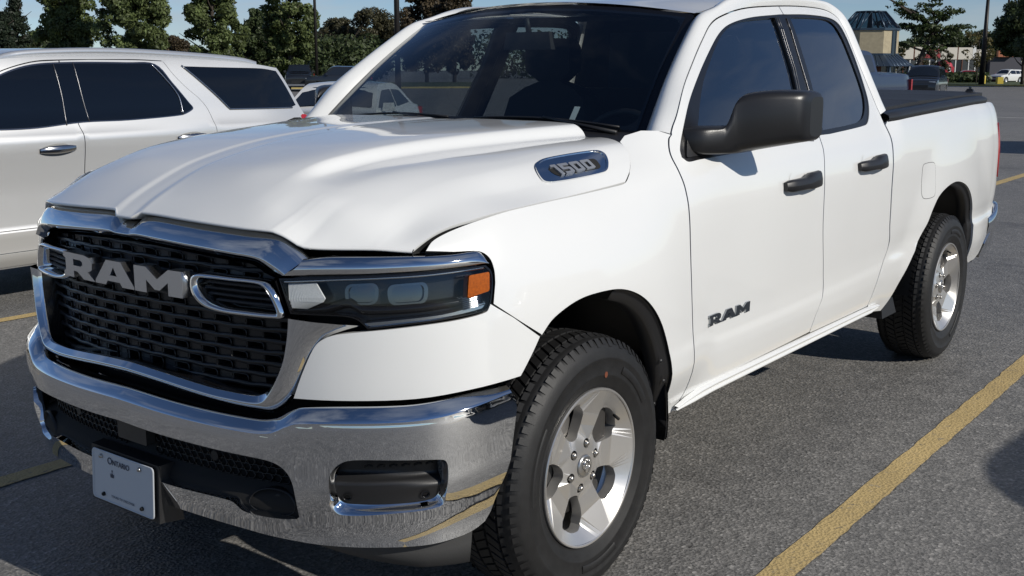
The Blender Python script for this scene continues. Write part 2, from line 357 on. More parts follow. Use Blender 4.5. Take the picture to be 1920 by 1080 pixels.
LM = {'maple': leaf_mat('leaf_maple', (.120, .158, .060)), 'dark': leaf_mat('leaf_dark', (.070, .098, .042)), 'olive': leaf_mat('leaf_olive', (.085, .082, .045)), 'brown': leaf_mat('leaf_brown', (.090, .070, .042)), 'locust': leaf_mat('leaf_locust', (.055, .082, .026)), 'pine': leaf_mat('leaf_pine', (.030, .045, .028)), 'yellow': leaf_mat('leaf_yellow', (.13, .115, .04))}
def leaves(centres, radii, n, size, flat=1., shell=.55, up=0.):
    """n leaf quads scattered in the clumps; returns V,F"""
    C_ = np.asarray(centres, float); Rr = np.asarray(radii, float); pr_ = Rr**2.2; pr_ /= pr_.sum(); k = RNG.choice(len(C_), n, p=pr_)
    d = RNG.normal(size=(n, 3)); d /= np.linalg.norm(d, axis=1, keepdims=True); rad = (shell+(1-shell)*RNG.random(n)**.5)*Rr[k]*(.85+.3*RNG.random(n)); P = C_[k]+d*rad[:, None]*np.array([1, 1, flat])
    nrm_ = d+RNG.normal(size=(n, 3))*.7+np.array([0, 0, up]); nrm_ /= np.linalg.norm(nrm_, axis=1, keepdims=True); a = np.cross(nrm_, RNG.normal(size=(n, 3))); a /= np.linalg.norm(a, axis=1, keepdims=True); b = np.cross(nrm_, a); s = size*(.55+.9*RNG.random(n))[:, None]
    V = np.stack([P-a*s, P-b*s*.55, P+a*s, P+b*s*.55], 1).reshape(-1, 3); F = np.arange(4*n).reshape(-1, 4).tolist(); return V, F
def limbs(mb, h, trunk_r, nb, spread, z0, z1, up=.6, lean=(0, 0), jit=.1):
    pts = [(lean[0]*q*q*h+RNG.normal(0, jit)*q, lean[1]*q*q*h+RNG.normal(0, jit)*q, h*q) for q in np.linspace(0, 1, 8)]; mb.tube(pts, np.linspace(trunk_r, trunk_r*.18, 8), 8); tips = []
    for i in range(nb):
        q = z0+(z1-z0)*(i+RNG.random()*.6)/nb; a = i*2.4+RNG.random(); r = spread*(1-.55*q)*(.6+.5*RNG.random()); p0 = np.array([np.interp(q, np.linspace(0, 1, 8), [p[j] for p in pts]) for j in range(3)]); d = np.array([math.cos(a), math.sin(a), up*(.5+RNG.random())]); p1 = p0+d*r*.5; p2 = p0+d*r+np.array([0, 0, .1*r]); mb.tube([p0, p1, p2], [trunk_r*.42, trunk_r*.25, trunk_r*.08], 6); tips.append(p2); tips.append(p1)
    return tips
def tree(loc, h, rad, kind, label, n=5200, size=.17, fine=1., group=None, crown_z=.16, shape='oval', name='tree', seed=0, trunk_r=None, lobes=70):
    global RNG; old = RNG; RNG = np.random.default_rng(seed+100)
    T = empty(name, (*loc[:2], 0)); tag(T, label, 'tree', group)
    mb = MB(); tips = limbs(mb, h*.9, trunk_r or h*.022, 16, rad*1.1, .22, .9); mb.build('trunk', M_BARK, T)
    C_ = []; R_ = []
    for i in range(int(lobes*1.7)):
        z = crown_z+(1-crown_z)*RNG.random()**.9; q = (z-crown_z)/(1-crown_z)
        if shape == 'oval': w = math.sin(math.pi*min(.97, .16+.80*q))**.65
        elif shape == 'cone': w = (1-q)**.75*.95+.06
        else: w = (1-(2*q-1)**4)**.5*.95
        a = RNG.random()*6.283; rr = rad*w*(RNG.random()**.45)*.82; C_.append((rr*math.cos(a), rr*math.sin(a), z*h-.04*h)); R_.append(rad*(.10+.16*RNG.random())*(.75+.4*w))
    V, F = leaves(C_, R_, int(n*2.6), size*.58, .85); mb = MB(); mb.add(V, F, None, 0, False); mb.build('crown', LM[kind], T); RNG = old; return T
GT = 'trees along the far side of the lot'
def tr(px, D, h, rad, kind, label, **k):
    if D < 95 and not 1660 < px < 1860: D *= 2.; h = 1.585+(h-1.585)*2.; rad *= 2.; k['size'] = k.get('size', .17)*1.55; k['n'] = int(k.get('n', 5200)*1.5)
    tree(polar(px, D), h, rad, kind, label, **k)
tr(132, 50, 6.6, 1.35, 'maple', 'dark green leafy tree, second from the left above the white SUV roof', seed=1, n=6500, lobes=80, group=GT)
tr(254, 46, 7.2, 1.45, 'maple', 'largest pale green leafy tree behind the white SUV, brushing the top of the picture', seed=2, n=7800, lobes=90, group=GT)
tr(405, 49, 6.6, 1.5, 'maple', 'green tree standing alone above the rear of the white SUV', seed=3, n=6500, lobes=80, group=GT)
tr(545, 50, 6.9, 1.30, 'maple', 'bright green tree directly left of the thin lamp post', seed=4, n=6800, lobes=80, group=GT)
tr(487, 58, 4.6, 1.15, 'dark', 'darker shorter tree between the lone green tree and the bright green one', seed=5, n=4500, group=GT)
tr(640, 78, 5.0, 1.9, 'olive', 'olive-brown tree between the two lamp posts, nearer the thin one', seed=6, n=6000, size=.19, shape='round', lobes=70, group=GT)
tr(702, 76, 5.6, 2.0, 'olive', 'grey-green open tree left of the thicker lamp post', seed=7, n=5600, size=.18, shape='round', lobes=60, group=GT)
tr(800, 70, 6.6, 2.2, 'brown', 'tall brown-leaved tree above the left end of the pickup roof', seed=8, n=7000, size=.19, shape='round', lobes=70, group=GT)
tr(852, 66, 6.6, 1.5, 'brown', 'russet tree just showing over the pickup windshield corner', seed=18, n=5000, size=.19, shape='round', lobes=60, group=GT)
tr(72, 70, 3.7, 1.5, 'dark', 'low dark bushy tree left of the leafy trees, over the SUV roof front', seed=9, n=4500, shape='round', group=GT)
tr(328, 84, 3.9, 1.6, 'brown', 'low brownish tree in the gap right of the largest green tree', seed=10, n=4000, size=.2, shape='round', group=GT)
tr(600, 90, 4.5, 2.2, 'dark', 'dark tree behind the thin lamp post', seed=11, n=4200, size=.2, shape='round', group=GT)
tr(12, 120, 7.2, 2.2, 'pine', 'small far conifer at the left edge of the picture', shape='cone', seed=12, n=3500, size=.24, name='conifer', group='far conifers')
tr(38, 122, 8.8, 2.4, 'pine', 'taller far conifer, right one of the pair at the left edge', shape='cone', seed=13, n=4000, size=.24, name='conifer', group='far conifers')
tr(2, 112, 3.2, 3.6, 'brown', 'brown clipped bush below the far conifers', shape='round', seed=14, n=3000, size=.24, crown_z=.02)
tr(28, 108, 3.0, 2.6, 'dark', 'green clipped bush below the taller conifer', shape='round', seed=15, n=2600, size=.24, crown_z=.02)
tr(1918, 62, 5.0, 1.7, 'dark', 'broad dark maple cut by the right edge of the picture', seed=16, n=7500, size=.17, shape='round', lobes=90, crown_z=.42)
tr(1975, 58, 6.4, 2.2, 'dark', 'dark maple beyond the right edge, its leaves showing at the corner', seed=17, n=6000, size=.17, shape='round', lobes=70, crown_z=.2)
# honey locust: leaning trunk, flat tiers swept to the left and right
T = empty('tree', (*polar(1716, 84), 0)); T.scale = (1.36, 1.36, 1.30); tag(T, 'wind-swept honey locust with flat feathery tiers beside the glass-roofed tower', 'tree')
old = RNG; RNG = np.random.default_rng(77); mb = MB(); right = np.array([math.sin(YAW), -math.cos(YAW), 0.]); fw = np.array([math.cos(YAW), math.sin(YAW), 0.])
def L3(a, z, b=0.): return right*a+fw*b+np.array([0, 0, z])
mb.tube([L3(0, 0), L3(.10, 1.2), L3(.35, 2.2), L3(.75, 3.1), L3(.95, 3.8)], [.16, .14, .12, .09, .05], 8)
C_ = []; R_ = []
for a0, z0, a1, z1, w in ((.35, 2.2, -1.5, 2.7, .42), (.6, 2.8, -.6, 3.7, .5), (.85, 3.4, -1.4, 4.95, .40), (-.4, 4.2, -2.6, 5.35, .30), (.9, 3.4, .6, 4.7, .5), (.75, 3.1, 2.3, 3.5, .5), (.8, 3.2, 2.9, 3.3, .35), (.9, 3.6, 1.7, 4.35, .42), (.7, 3.0, 1.5, 2.85, .4), (.3, 2.3, 1.2, 2.5, .3), (.8, 3.3, -.3, 4.2, .5), (.9, 3.5, .2, 3.4, .5)):
    b1 = RNG.normal(0, .8); p0, p1 = L3(a0, z0), L3(a1, z1, b1); m_ = p0*.5+p1*.5+np.array([0, 0, .12]); mb.tube([p0, m_, p1], [.07, .045, .012], 6)
    for q in np.linspace(.35, 1.08, 8): C_.append(p0+(p1-p0)*q+RNG.normal(0, .22, 3)*np.array([1, 1, .35])); R_.append(w*(.55+.6*RNG.random()))
mb.build('trunk', M_BARK, T); V, F = leaves(C_, R_, 5200, .085, .32, .2, .6); mb = MB(); mb.add(V, F, None, 0, False); mb.build('crown', LM['locust'], T); RNG = old
for px, D, h, r_, kd, lb, sd_ in ((1682, 140, 4.4, 1.5, 'yellow', 'small thin tree in front of the pale shop wall, nearest the tower', 31), (1736, 140, 4.6, 1.5, 'olive', 'small thin tree in front of the red shop sign', 32), (1765, 142, 4.3, 1.4, 'olive', 'small thin tree right of the red shop sign', 33), (1832, 132, 6.0, 1.9, 'yellow', 'yellowing small tree left of the tall dark lamp post', 34)):
    tr(px, D, h, r_, kd, lb, seed=sd_, n=330, size=.24, shape='round', lobes=16, crown_z=.35, trunk_r=.07)
for i, (px, D, h, r_) in enumerate(((1690, 205, 6.2, 3.6), (1735, 212, 7.6, 4.), (1785, 210, 7.8, 4.), (1835, 214, 8., 5.), (1872, 206, 8., 4.6), (1650, 208, 5.6, 3.6), (1935, 206, 8.2, 5.))):
    tr(px, D, h, r_, 'dark', ['far tree over the left end of the shops', 'far tree over the red shop sign', 'far tree over the middle of the shops', 'far tree behind the tall dark lamp post', 'far tree at the right end of the shops', 'far tree right behind the glass-roofed tower', 'far tree beyond the right edge of the shops'][i], seed=40+i, n=4200, size=.42, shape='round', group='trees behind the shops')
# far woods left of centre and along the skyline
for i, (px, D, h, r_) in enumerate(((100, 130, 3.6, 4.), (480, 150, 4.5, 6.), (640, 140, 5., 7.))):
    tr(px, D, h, r_, 'dark', ['far dark tree behind the low bushes at left', 'far dark tree behind the lone green tree', 'far dark tree between the lamp posts'][i], seed=60+i, n=4200, size=.42, shape='round', group='far woods')
# continuous far woods behind the pickup's roof line
RNG = np.random.default_rng(21); C_ = []; R_ = []
for px in range(880, 1580, 22): q = polar(px, 205+12*RNG.random()); C_ += [(q[0]+RNG.normal(0, 2), q[1]+RNG.normal(0, 2), 1.5+k*1.6) for k in range(4)]; R_ += [2.2+1.2*RNG.random() for k in range(4)]
V, F = leaves(C_, R_, 9000, .42, .9); mb = MB(); mb.add(V, F, None, 0, False); tag(mb.build('far_woods', LM['dark']), 'continuous belt of far dark woods along the skyline', 'woods', kind='stuff')
# hedge and flower bed on the right verge
RNG = np.random.default_rng(9); C_ = []; R_ = []
for i in range(60): q = polar(1700+i*2.5, 138+RNG.random()*6); C_.append((q[0], q[1], .55+.3*RNG.random())); R_.append(.6+.35*RNG.random())
V, F = leaves(C_, R_, 3600, .22, .7); mb = MB(); mb.add(V, F, None, 0, False); o = mb.build('shrub_bed', LM['dark']); tag(o, 'low dark shrubs along the far grass verge', 'shrubs', kind='stuff')
# =====================================================================
# LAMP POSTS
# =====================================================================
M_POST = mat('dark_bronze', (.020, .018, .017), .45, .4)
def post(loc, h, r0, r1, heads, label, base=.0):
    T = empty('lamp_post', (*loc[:2], 0)); tag(T, label, 'lamp post', 'lamp posts of the car park'); mb = MB(); mb.tube([(0, 0, 0), (0, 0, h*.5), (0, 0, h)], [r0, (r0+r1)/2, r1], 10); mb.build('pole', M_POST, T)
    mb = MB(); mb.lathe([(0, .22), (.22, .22), (.25, .18), (.25, 0)], 14, 'z'); mb.build('pole_base', M_POST, T)
    for s in heads:
        mb = MB(); d = right*s; mb.tube([np.array([0, 0, h-.02]), d*.35+np.array([0, 0, h+.03])], .03, 6); c = d*.75+np.array([0, 0, h+.03]); mb.box(c, (.7, .7, .14), 0, YAW, .85); mb.build('lamp_head', M_POST, T)
post(polar(594, 96), 14., .14, .10, (), 'thin dark lamp post beside the bright green tree'); post(polar(746, 62), 12., .17, .12, (), 'dark lamp post rising behind the pickup windshield corner')
post(polar(1842, 121), 9.1, .30, .15, (-1, 1), 'tall dark lamp post with two flat heads left of the maple'); post(polar(1881, 200), 13.2, .24, .18, (-1, 1), 'far lamp post with two heads rising behind the maple')
# =====================================================================
# BUILDINGS
# =====================================================================
M_CREAM = mat('cream_panel', (.52, .48, .38), .8, noise=(2., .12)); M_TAN = mat('tan_brick', (.42, .36, .24), .85, noise=(5., .18)); M_FRAME = mat('blue_grey_frame', (.045, .07, .10), .35, .5); M_PANE = mat('dark_pane', (.03, .05, .075), .06, 0., spec=.8)
M_STAND = mat('standing_seam_blue', (.05, .075, .11), .35, .6); M_BRICK = mat('red_brick', (.17, .075, .05), .9, noise=(4., .3)); M_SHOPW = mat('shop_cream', (.66, .62, .54), .8); M_SHOPR = mat('shop_red', (.34, .045, .05), .5); M_WHT = mat('white_trim', (.75, .75, .73), .6); M_SHGL = mat('shop_glass', (.05, .055, .06), .1)
# octagonal tower with glazed roof
T = empty('tower', (*polar(1626, 76), 0)); tag(T, 'octagonal tan tower with blue-framed glass roof and metal canopy', 'building'); T.rotation_euler = (0, 0, YAW+math.radians(202.5-180+10))
def oct_(r, z, n=8, ph=math.pi/8): return [(r*math.cos(ph+2*math.pi*i/n), r*math.sin(ph+2*math.pi*i/n), z) for i in range(n)]
def wallring(r0, z0, r1, z1, skip=()):
    A_, B_ = oct_(r0, z0), oct_(r1, z1); return [(A_[i], A_[(i+1) % 8], B_[(i+1) % 8], B_[i]) for i in range(8) if i not in skip]
for q in wallring(1.88, 2.55, 1.88, 4.02): mb = MB(); mb.add(q, [(0, 1, 2, 3)], smooth=False); mb.build('wall_panel', M_TAN, T)
mb = MB(); 
for z0, z1, r_ in ((4.02, 4.16, 1.96), (2.50, 2.60, 1.94)):
    for q in wallring(r_, z0, r_, z1): mb.add(q, [(0, 1, 2, 3)], smooth=False)
    mb.add(oct_(r_, z1), [tuple(range(8))], smooth=False); mb.add(oct_(r_, z0), [tuple(range(8))[::-1]], smooth=False)
mb.build('cornice', M_FRAME, T)
for i, q in enumerate(wallring(1.93, 4.17, .95, 5.22)):
    mb = MB(); mb.add(q, [(0, 1, 2, 3)], smooth=False); mb.build('roof_pane', glass_mat('roof_glass', (.22, .30, .36), 1.5) if 'roof_glass' not in MATS else MATS['roof_glass'], T)
    mb = MB(); mb.tube([q[0], q[3]], .05, 6); mb.tube([q[3], q[2]], .04, 6); mb.tube([(arr(q[0])+arr(q[1]))/2, (arr(q[3])+arr(q[2]))/2], .03, 5); mb.tube([q[0], (arr(q[3])+arr(q[2]))/2], .03, 5); mb.build('roof_bar', M_FRAME, T)
mb = MB(); mb.add(oct_(.97, 5.24), [tuple(range(8))], smooth=False); mb.tube([(0, 0, 4.2), (0, 0, 5.2)], .12, 8); mb.build('roof_cap', M_FRAME, T)
for i, q in enumerate(wallring(3.0, 1.80, 1.92, 2.52)):
    mb = MB(); mb.add(q, [(0, 1, 2, 3)], smooth=False); A_ = arr(q)
    for k in range(1, 6): f_ = k/6; mb.tube([A_[0]+(A_[1]-A_[0])*f_, A_[3]+(A_[2]-A_[3])*f_], .028, 4)
    mb.build('canopy', M_STAND, T)
for i, p_ in enumerate(oct_(2.85, 0)): mb = MB(); mb.tube([p_, (p_[0], p_[1], 1.82)], .09, 8); mb.build('column', M_FRAME, T)
for i, q in enumerate(wallring(1.80, 0, 1.80, 2.5)): mb = MB(); mb.add(q, [(0, 1, 2, 3)], smooth=False); mb.build('entrance_wall', [M_BRICK, M_SHGL][i % 2], T)
# glazed lift shaft on the tower's right side
mb = MB(); e_ = np.array([math.cos(YAW+math.radians(32.5)), 0, 0]); mb.build if 0 else None
Tq = empty('glass_bay', (*polar(1664, 75.2), 0)); tag(Tq, 'narrow glazed bay standing against the right side of the tan tower', 'building'); Tq.rotation_euler = (0, 0, YAW)
mb = MB(); mb.box((0, 0, 2.0), (.6, .62, 4.0)); mb.build('glazing', M_PANE, Tq)
for y in (-.32, -.1, .12, .32): mb = MB(); mb.box((-.31, y, 2.05), (.05, .05, 4.1)); mb.build('mullion', M_FRAME, Tq)
# row of shops
S0, S1 = polar(1640, 164), polar(1915, 172); ang = math.atan2(*(S1-S0)[::-1]); Ls = np.linalg.norm(S1-S0)
SH = empty('shop_row', (*S0, 0)); SH.rotation_euler = (0, 0, ang); SH.scale = (1.39, 1.39, 1.36); tag(SH, 'long low row of shops with cream fascia and red sign across the lot', 'building')
mb = MB(); mb.box((5.5, 4.2, 1.6), (11.6, 8, 3.2)); mb.build('wall', M_SHOPW, SH)
x = 0.
for w_, h0, h1, m_, nm in ((1.4, 2.2, 3.3, M_BRICK, 'fascia_board'), (2.4, 2.25, 3.45, M_SHOPW, 'fascia_board'), (.12, 2.1, 3.5, M_BRICK, 'pier'), (.75, 2.25, 3.45, M_SHOPW, 'fascia_board'), (1.85, 2.35, 3.30, M_SHOPR, 'sign_board'), (1.7, 2.2, 3.4, M_SHOPW, 'fascia_board'), (.10, 2.1, 3.45, M_BRICK, 'pier'), (1.45, 2.2, 3.4, M_SHOPW, 'fascia_board'), (.35, 2.2, 3.62, M_WHT, 'parapet'), (1.3, 2.1, 3.2, M_SHOPW, 'fascia_board')):
    mb = MB(); mb.box((x+w_/2, .1, (h0+h1)/2), (w_-.02, .35, h1-h0)); mb.build(nm, m_, SH); x += w_
mb = MB(); mb.box((5.6, .05, 3.52), (1.6, .4, .32)); mb.build('parapet', M_WHT, SH)
mb = MB(); mb.box((5.05, -.10, 2.95), (.26, .05, .26)); mb.build('sign_mark', M_WHT, SH)
mb = MB(); mb.box((5.85, -.10, 2.80), (.7, .05, .12)); mb.build('sign_mark', M_WHT, SH)
for i in range(17):
    mb = MB(); mb.box((.5+i*.66, -.05, 1.05), (.54, .08, 2.1)); mb.build('shop_window', M_SHGL if i % 4 else mat('shop_door_dark', (.02, .02, .022), .3), SH)
    mb = MB(); mb.box((.83+i*.66, -.08, 1.05), (.09, .12, 2.2)); mb.build('mullion', M_WHT if i % 3 else M_BRICK, SH)
mb = MB(); mb.box((12.6, -1.0, 2.75), (1.5, .4, .62)); mb.build('sign_board', mat('orange_sign', (.38, .13, .06), .6), SH)
mb = MB(); mb.box((12.9, .5, 1.2), (3.2, 2.5, 2.4)); mb.build('shop_block', mat('slate_wall', (.06, .06, .075), .7), SH)
mb = MB(); mb.box((12.55, -1.22, 2.82), (1.0, .05, .12)); mb.build('sign_mark', mat('sign_pale', (.55, .42, .30), .6), SH)
# red kiosk
KS = empty('kiosk', (*polar(1769, 148), 0)); KS.scale = (1.45, 1.45, 1.3); KS.rotation_euler = (0, 0, YAW); tag(KS, 'small red domed kiosk with white lettering behind the navy SUV', 'kiosk'); mb = MB(); mb.box((0, 0, .75), (1.2, 1.35, 1.5)); mb.lathe([(.72, 1.45), (.66, 1.75), (.42, 2.0), (0, 2.1)], 16, 'z'); mb.build('body', mat('kiosk_red', (.42, .03, .05), .5), KS); mb = MB(); mb.box((-.63, -.30, 1.22), (.04, .18, .36)); mb.build('white_mark', M_WHT, KS)
# yellow-capped bollards and hydrant on the verge
for i, (px, lb) in enumerate(((1846, 'small yellow bollard on the verge below the tall lamp post'), (1876, 'yellow utility box on the verge left of the far white car'))):
    o_ = empty('bollard', (*polar(px, 128), .14)); tag(o_, lb, 'bollard'); o_.rotation_euler = (0, 0, YAW); mb = MB()
    if i: mb.box((0, 0, .35), (.5, .62, .7), taper=.95)
    else: mb.lathe([(0, .85), (.16, .85), (.2, .75), (.2, 0)], 12, 'z')
    mb.build('body', mat('hazard_yellow', (.55, .42, .05), .5), o_)
# brick houses half hidden by the trees
HB_ = empty('brick_house', (*polar(640, 175), 0)); HB_.rotation_euler = (0, 0, YAW); tag(HB_, 'red brick house with white windows glimpsed between the trees and lamp posts', 'house'); mb = MB(); mb.box((0, 0, 2.0), (7, 9, 4.0)); mb.build('wall', M_BRICK, HB_)
mb = MB(); mb.add([(-3.8, -5, 4.0), (-3.8, 5, 4.0), (3.8, 5, 4.0), (3.8, -5, 4.0), (0, -4, 4.9), (0, 4, 4.9)], [(0, 1, 5, 4), (2, 3, 4, 5), (3, 0, 4), (1, 2, 5)], smooth=False); mb.build('roof', mat('shingle', (.09, .08, .075), .9), HB_)
for y in (-3.2, -1.4, .6, 2.6):
    for z in (1.1, 3.1):
        mb = MB(); mb.box((-3.52, y, z), (.08, .95, 1.2)); f_ = mb.build('window', M_WHT, HB_); mb = MB()
        for a in (-.22, .22):
            for b in (-.3, .3): mb.box((-3.57, y+a, z+b), (.03, .36, .5))
        mb.build('pane', M_SHGL, f_)

# =====================================================================
# TRUCK SURFACES (closed-form skins)
# =====================================================================
# ---------- curves ----------
def pchip(xs,ys):
    xs=np.asarray(xs,float); ys=np.asarray(ys,float); h=np.diff(xs); dl=np.diff(ys)/h
    m=np.zeros(len(xs)); m[0]=dl[0]; m[-1]=dl[-1]
    for i in range(1,len(xs)-1):
        if dl[i-1]*dl[i]>0:
            w1=2*h[i]+h[i-1]; w2=h[i]+2*h[i-1]; m[i]=(w1+w2)/(w1/dl[i-1]+w2/dl[i])
    def f(x):
        x=np.clip(np.asarray(x,float),xs[0],xs[-1]); i=np.clip(np.searchsorted(xs,x)-1,0,len(xs)-2)
        t=(x-xs[i])/h[i]; t2=t*t; t3=t2*t
        return (2*t3-3*t2+1)*ys[i]+(t3-2*t2+t)*h[i]*m[i]+(-2*t3+3*t2)*ys[i+1]+(t3-t2)*h[i]*m[i+1]
    return f
def sst(a,b,x):
    t=np.clip((np.asarray(x,float)-a)/(b-a),0,1); return t*t*(3-2*t)
# ---------- plan curve of the truck nose and flank (u = distance from the centre of the nose) ----------
PLAN=np.array([(-.900,0),(-.897,.15),(-.886,.3),(-.864,.45),(-.828,.58),(-.776,.70),(-.705,.80),(-.615,.88),(-.51,.935),(-.40,.968),(-.25,.988),(-.05,.998),(.3,1.0),(1.,1.0),(2.,1.0),(3.,1.0),(4.,1.0),(4.35,.995),(4.55,.975),(4.66,.935),(4.71,.87),(4.72,.8)])
_t=np.concatenate([[0],np.cumsum(np.linalg.norm(np.diff(PLAN,axis=0),axis=1))])
def _cr(ts,ps):
    m=np.gradient(ps,ts)
    def f(x):
        x=np.clip(np.asarray(x,float),ts[0],ts[-1]); i=np.clip(np.searchsorted(ts,x)-1,0,len(ts)-2); h=ts[i+1]-ts[i]
        t=(x-ts[i])/h; t2=t*t;t3=t2*t
        return (2*t3-3*t2+1)*ps[i]+(t3-2*t2+t)*h*m[i]+(-2*t3+3*t2)*ps[i+1]+(t3-t2)*h*m[i+1]
    return f
_px=_cr(_t,PLAN[:,0]); _py=_cr(_t,PLAN[:,1])
UMAX=_t[-1]
_uu=np.linspace(0,UMAX,4000); _xx=_px(_uu)
def u_of_x(x): return np.interp(x,_xx,_uu)
def wrap(u,z,d=0.):
    """point on the near (driver) flank: y negative"""
    u=np.asarray(u,float); e=1e-3; a=np.abs(u); s=np.where(u<0,-1.,1.)
    tx=_px(a+e)-np.where(a<e,_px(e-a),_px(a-e)); ty=_py(a+e)-np.where(a<e,-_py(e-a),_py(a-e)); l=np.hypot(tx,ty)+1e-12
    nx,ny=-ty/l,tx/l
    return np.stack([_px(a)+nx*d,-s*(_py(a)+ny*d),np.broadcast_to(np.asarray(z,float),u.shape)+0*u],-1)
# ---------- flank offset d(x,z) ----------
_cz=pchip([-.6,.48,.64,.71,.82,1.06,1.78,2.42,2.6,3.2,3.6],[.655,.662,.673,.665,.638,.636,.646,.664,.681,.707,.72])
_door=pchip([.30,.44,.50,.56,.61,.645,.685,.72,.80,.95,1.05,1.13,1.20,1.26,1.30,1.34,1.50,1.66,1.80,1.86,1.90,1.93],
            [-.06,-.03,-.014,-.006,-.0022,-.0024,-.0060,-.0062,-.0035,.001,.002,.000,-.010,-.028,-.046,-.064,-.128,-.196,-.258,-.300,-.36,-.45])
_fend=pchip([.30,.44,.56,.65,.80,.92,1.00,1.08,1.15,1.20,1.24,1.30,1.36,1.40],
            [-.05,-.03,-.012,-.004,.0,.0,-.004,-.018,-.044,-.072,-.105,-.20,-.34,-.46])
_bed=pchip([.30,.42,.50,.60,.66,.685,.72,.80,.95,1.08,1.18,1.27,1.33,1.38,1.42],
           [-.06,-.03,-.012,.0,.0,-.009,-.009,-.002,.004,.003,-.004,-.018,-.032,-.055,-.09])
_nose=pchip([.30,.60,.75,.85,.95,1.03,1.08,1.13,1.17,1.22,1.3],[-.03,0,.0,-.002,-.006,-.014,-.024,-.045,-.075,-.12,-.2])
def dflank(x,z):
    x=np.asarray(x,float); z=np.asarray(z,float)
    zz=z-(_cz(x)-.66)*np.exp(-((z-.66)/.16)**2)
    a=sst(-.1,.75,x); b=sst(2.5,2.75,x)
    d=_fend(z)*(1-a)+_door(zz)*a*(1-b)+_bed(zz)*b*(x>.3)
    # nose blend
    c=sst(-.62,-.30,x); d=d*c+_nose(z)*(1-c)
    # wheel flares
    for cx,cz,r0,am in ((.03,.40,.53,.034),(3.57,.40,.57,.026)):
        r=np.hypot((x-cx)*1.05,z-cz); d=d+am*(1-sst(r0-.03,r0+.34,r))*sst(.45,.62,z+0*x)*1.0
    return d
def flank(x,z,off=0.):
    return wrap(u_of_x(x),z,dflank(x,z)+off)
def nose(u,z,off=0.):
    x=_px(u); return wrap(u,z,dflank(x,z)+off)
# ---------- hood ----------
HX=[-.95,-.90,-.85,-.75,-.65,-.55,-.40,-.20,0.,.30,.55]
HT=np.array([0,.03,.065,.25,.43,.50,.61,.74,.86,1.0])
HS=[ # (y,z) per station
 [(0,1.125),(.03,1.123),(.06,1.132),(.25,1.135),(.40,1.11),(.46,1.09),(.55,1.05),(.66,.985),(.74,.91),(.79,.83)],
 [(0,1.168),(.03,1.166),(.06,1.175),(.25,1.178),(.40,1.150),(.46,1.128),(.55,1.065),(.66,.995),(.745,.92),(.80,.84)],
 [(0,1.203),(.03,1.200),(.06,1.210),(.25,1.214),(.40,1.182),(.46,1.160),(.55,1.100),(.665,1.05),(.75,.98),(.805,.91)],
 [(0,1.258),(.03,1.255),(.06,1.264),(.25,1.268),(.405,1.247),(.465,1.226),(.56,1.158),(.675,1.112),(.76,1.06),(.81,1.0)],
 [(0,1.302),(.03,1.299),(.06,1.307),(.25,1.311),(.41,1.295),(.47,1.279),(.57,1.243),(.69,1.190),(.77,1.144),(.818,1.092)],
 [(0,1.329),(.032,1.326),(.063,1.333),(.255,1.336),(.415,1.321),(.478,1.301),(.585,1.275),(.71,1.232),(.795,1.192),(.840,1.155)],
 [(0,1.358),(.034,1.355),(.066,1.362),(.26,1.363),(.43,1.347),(.495,1.323),(.605,1.306),(.735,1.272),(.83,1.222),(.872,1.184)],
 [(0,1.380),(.038,1.377),(.07,1.383),(.27,1.382),(.45,1.366),(.52,1.340),(.635,1.325),(.765,1.297),(.862,1.240),(.899,1.203)],
 [(0,1.393),(.042,1.390),(.075,1.395),(.285,1.394),(.485,1.378),(.556,1.351),(.665,1.338),(.785,1.315),(.878,1.260),(.914,1.215)],
 [(0,1.402),(.05,1.400),(.085,1.404),(.32,1.404),(.565,1.393),(.636,1.365),(.72,1.356),(.80,1.340),(.890,1.288),(.931,1.240)],
 [(0,1.406),(.055,1.405),(.09,1.409),(.34,1.410),(.63,1.402),(.70,1.372),(.76,1.366),(.82,1.352),(.89,1.312),(.935,1.262)]]
HS=np.array(HS,float)
HS[:,1,1]=HS[:,0,1]-.0003; HS[:,2,1]=HS[:,0,1]+.0036; HS[5:,4,1]+=.006; HS[5:,5,1]-=.005; HS[5:,6,1]+=.002; HS[6:9,7,0]-=.016; HS[6:9,7,1]+=.003; HS[6:9,8,0]-=np.array([.034,.034,.022]); HS[6:9,8,1]-=np.array([.010,.010,.004]); HS[9,6:9]=[(.72,1.362),(.822,1.350),(.887,1.298)]; HS[10,6:9]=[(.76,1.368),(.835,1.358),(.892,1.312)]; HS[5:10,9]=[(.843,1.159),(.889,1.194),(.911,1.2115),(.9165,1.2205),(.931,1.241)]; HS[6:9,8]=[(.812,1.228),(.840,1.243),(.862,1.261)]; HS[5:,5,0]-=.014; HS[5,7,0]-=.008; HS[5,8,0]-=.018; HS[5,8,1]-=.006
_hy=[_cr(np.array(HX),HS[:,k,0]) for k in range(10)]; _hz=[_cr(np.array(HX),HS[:,k,1]) for k in range(10)]
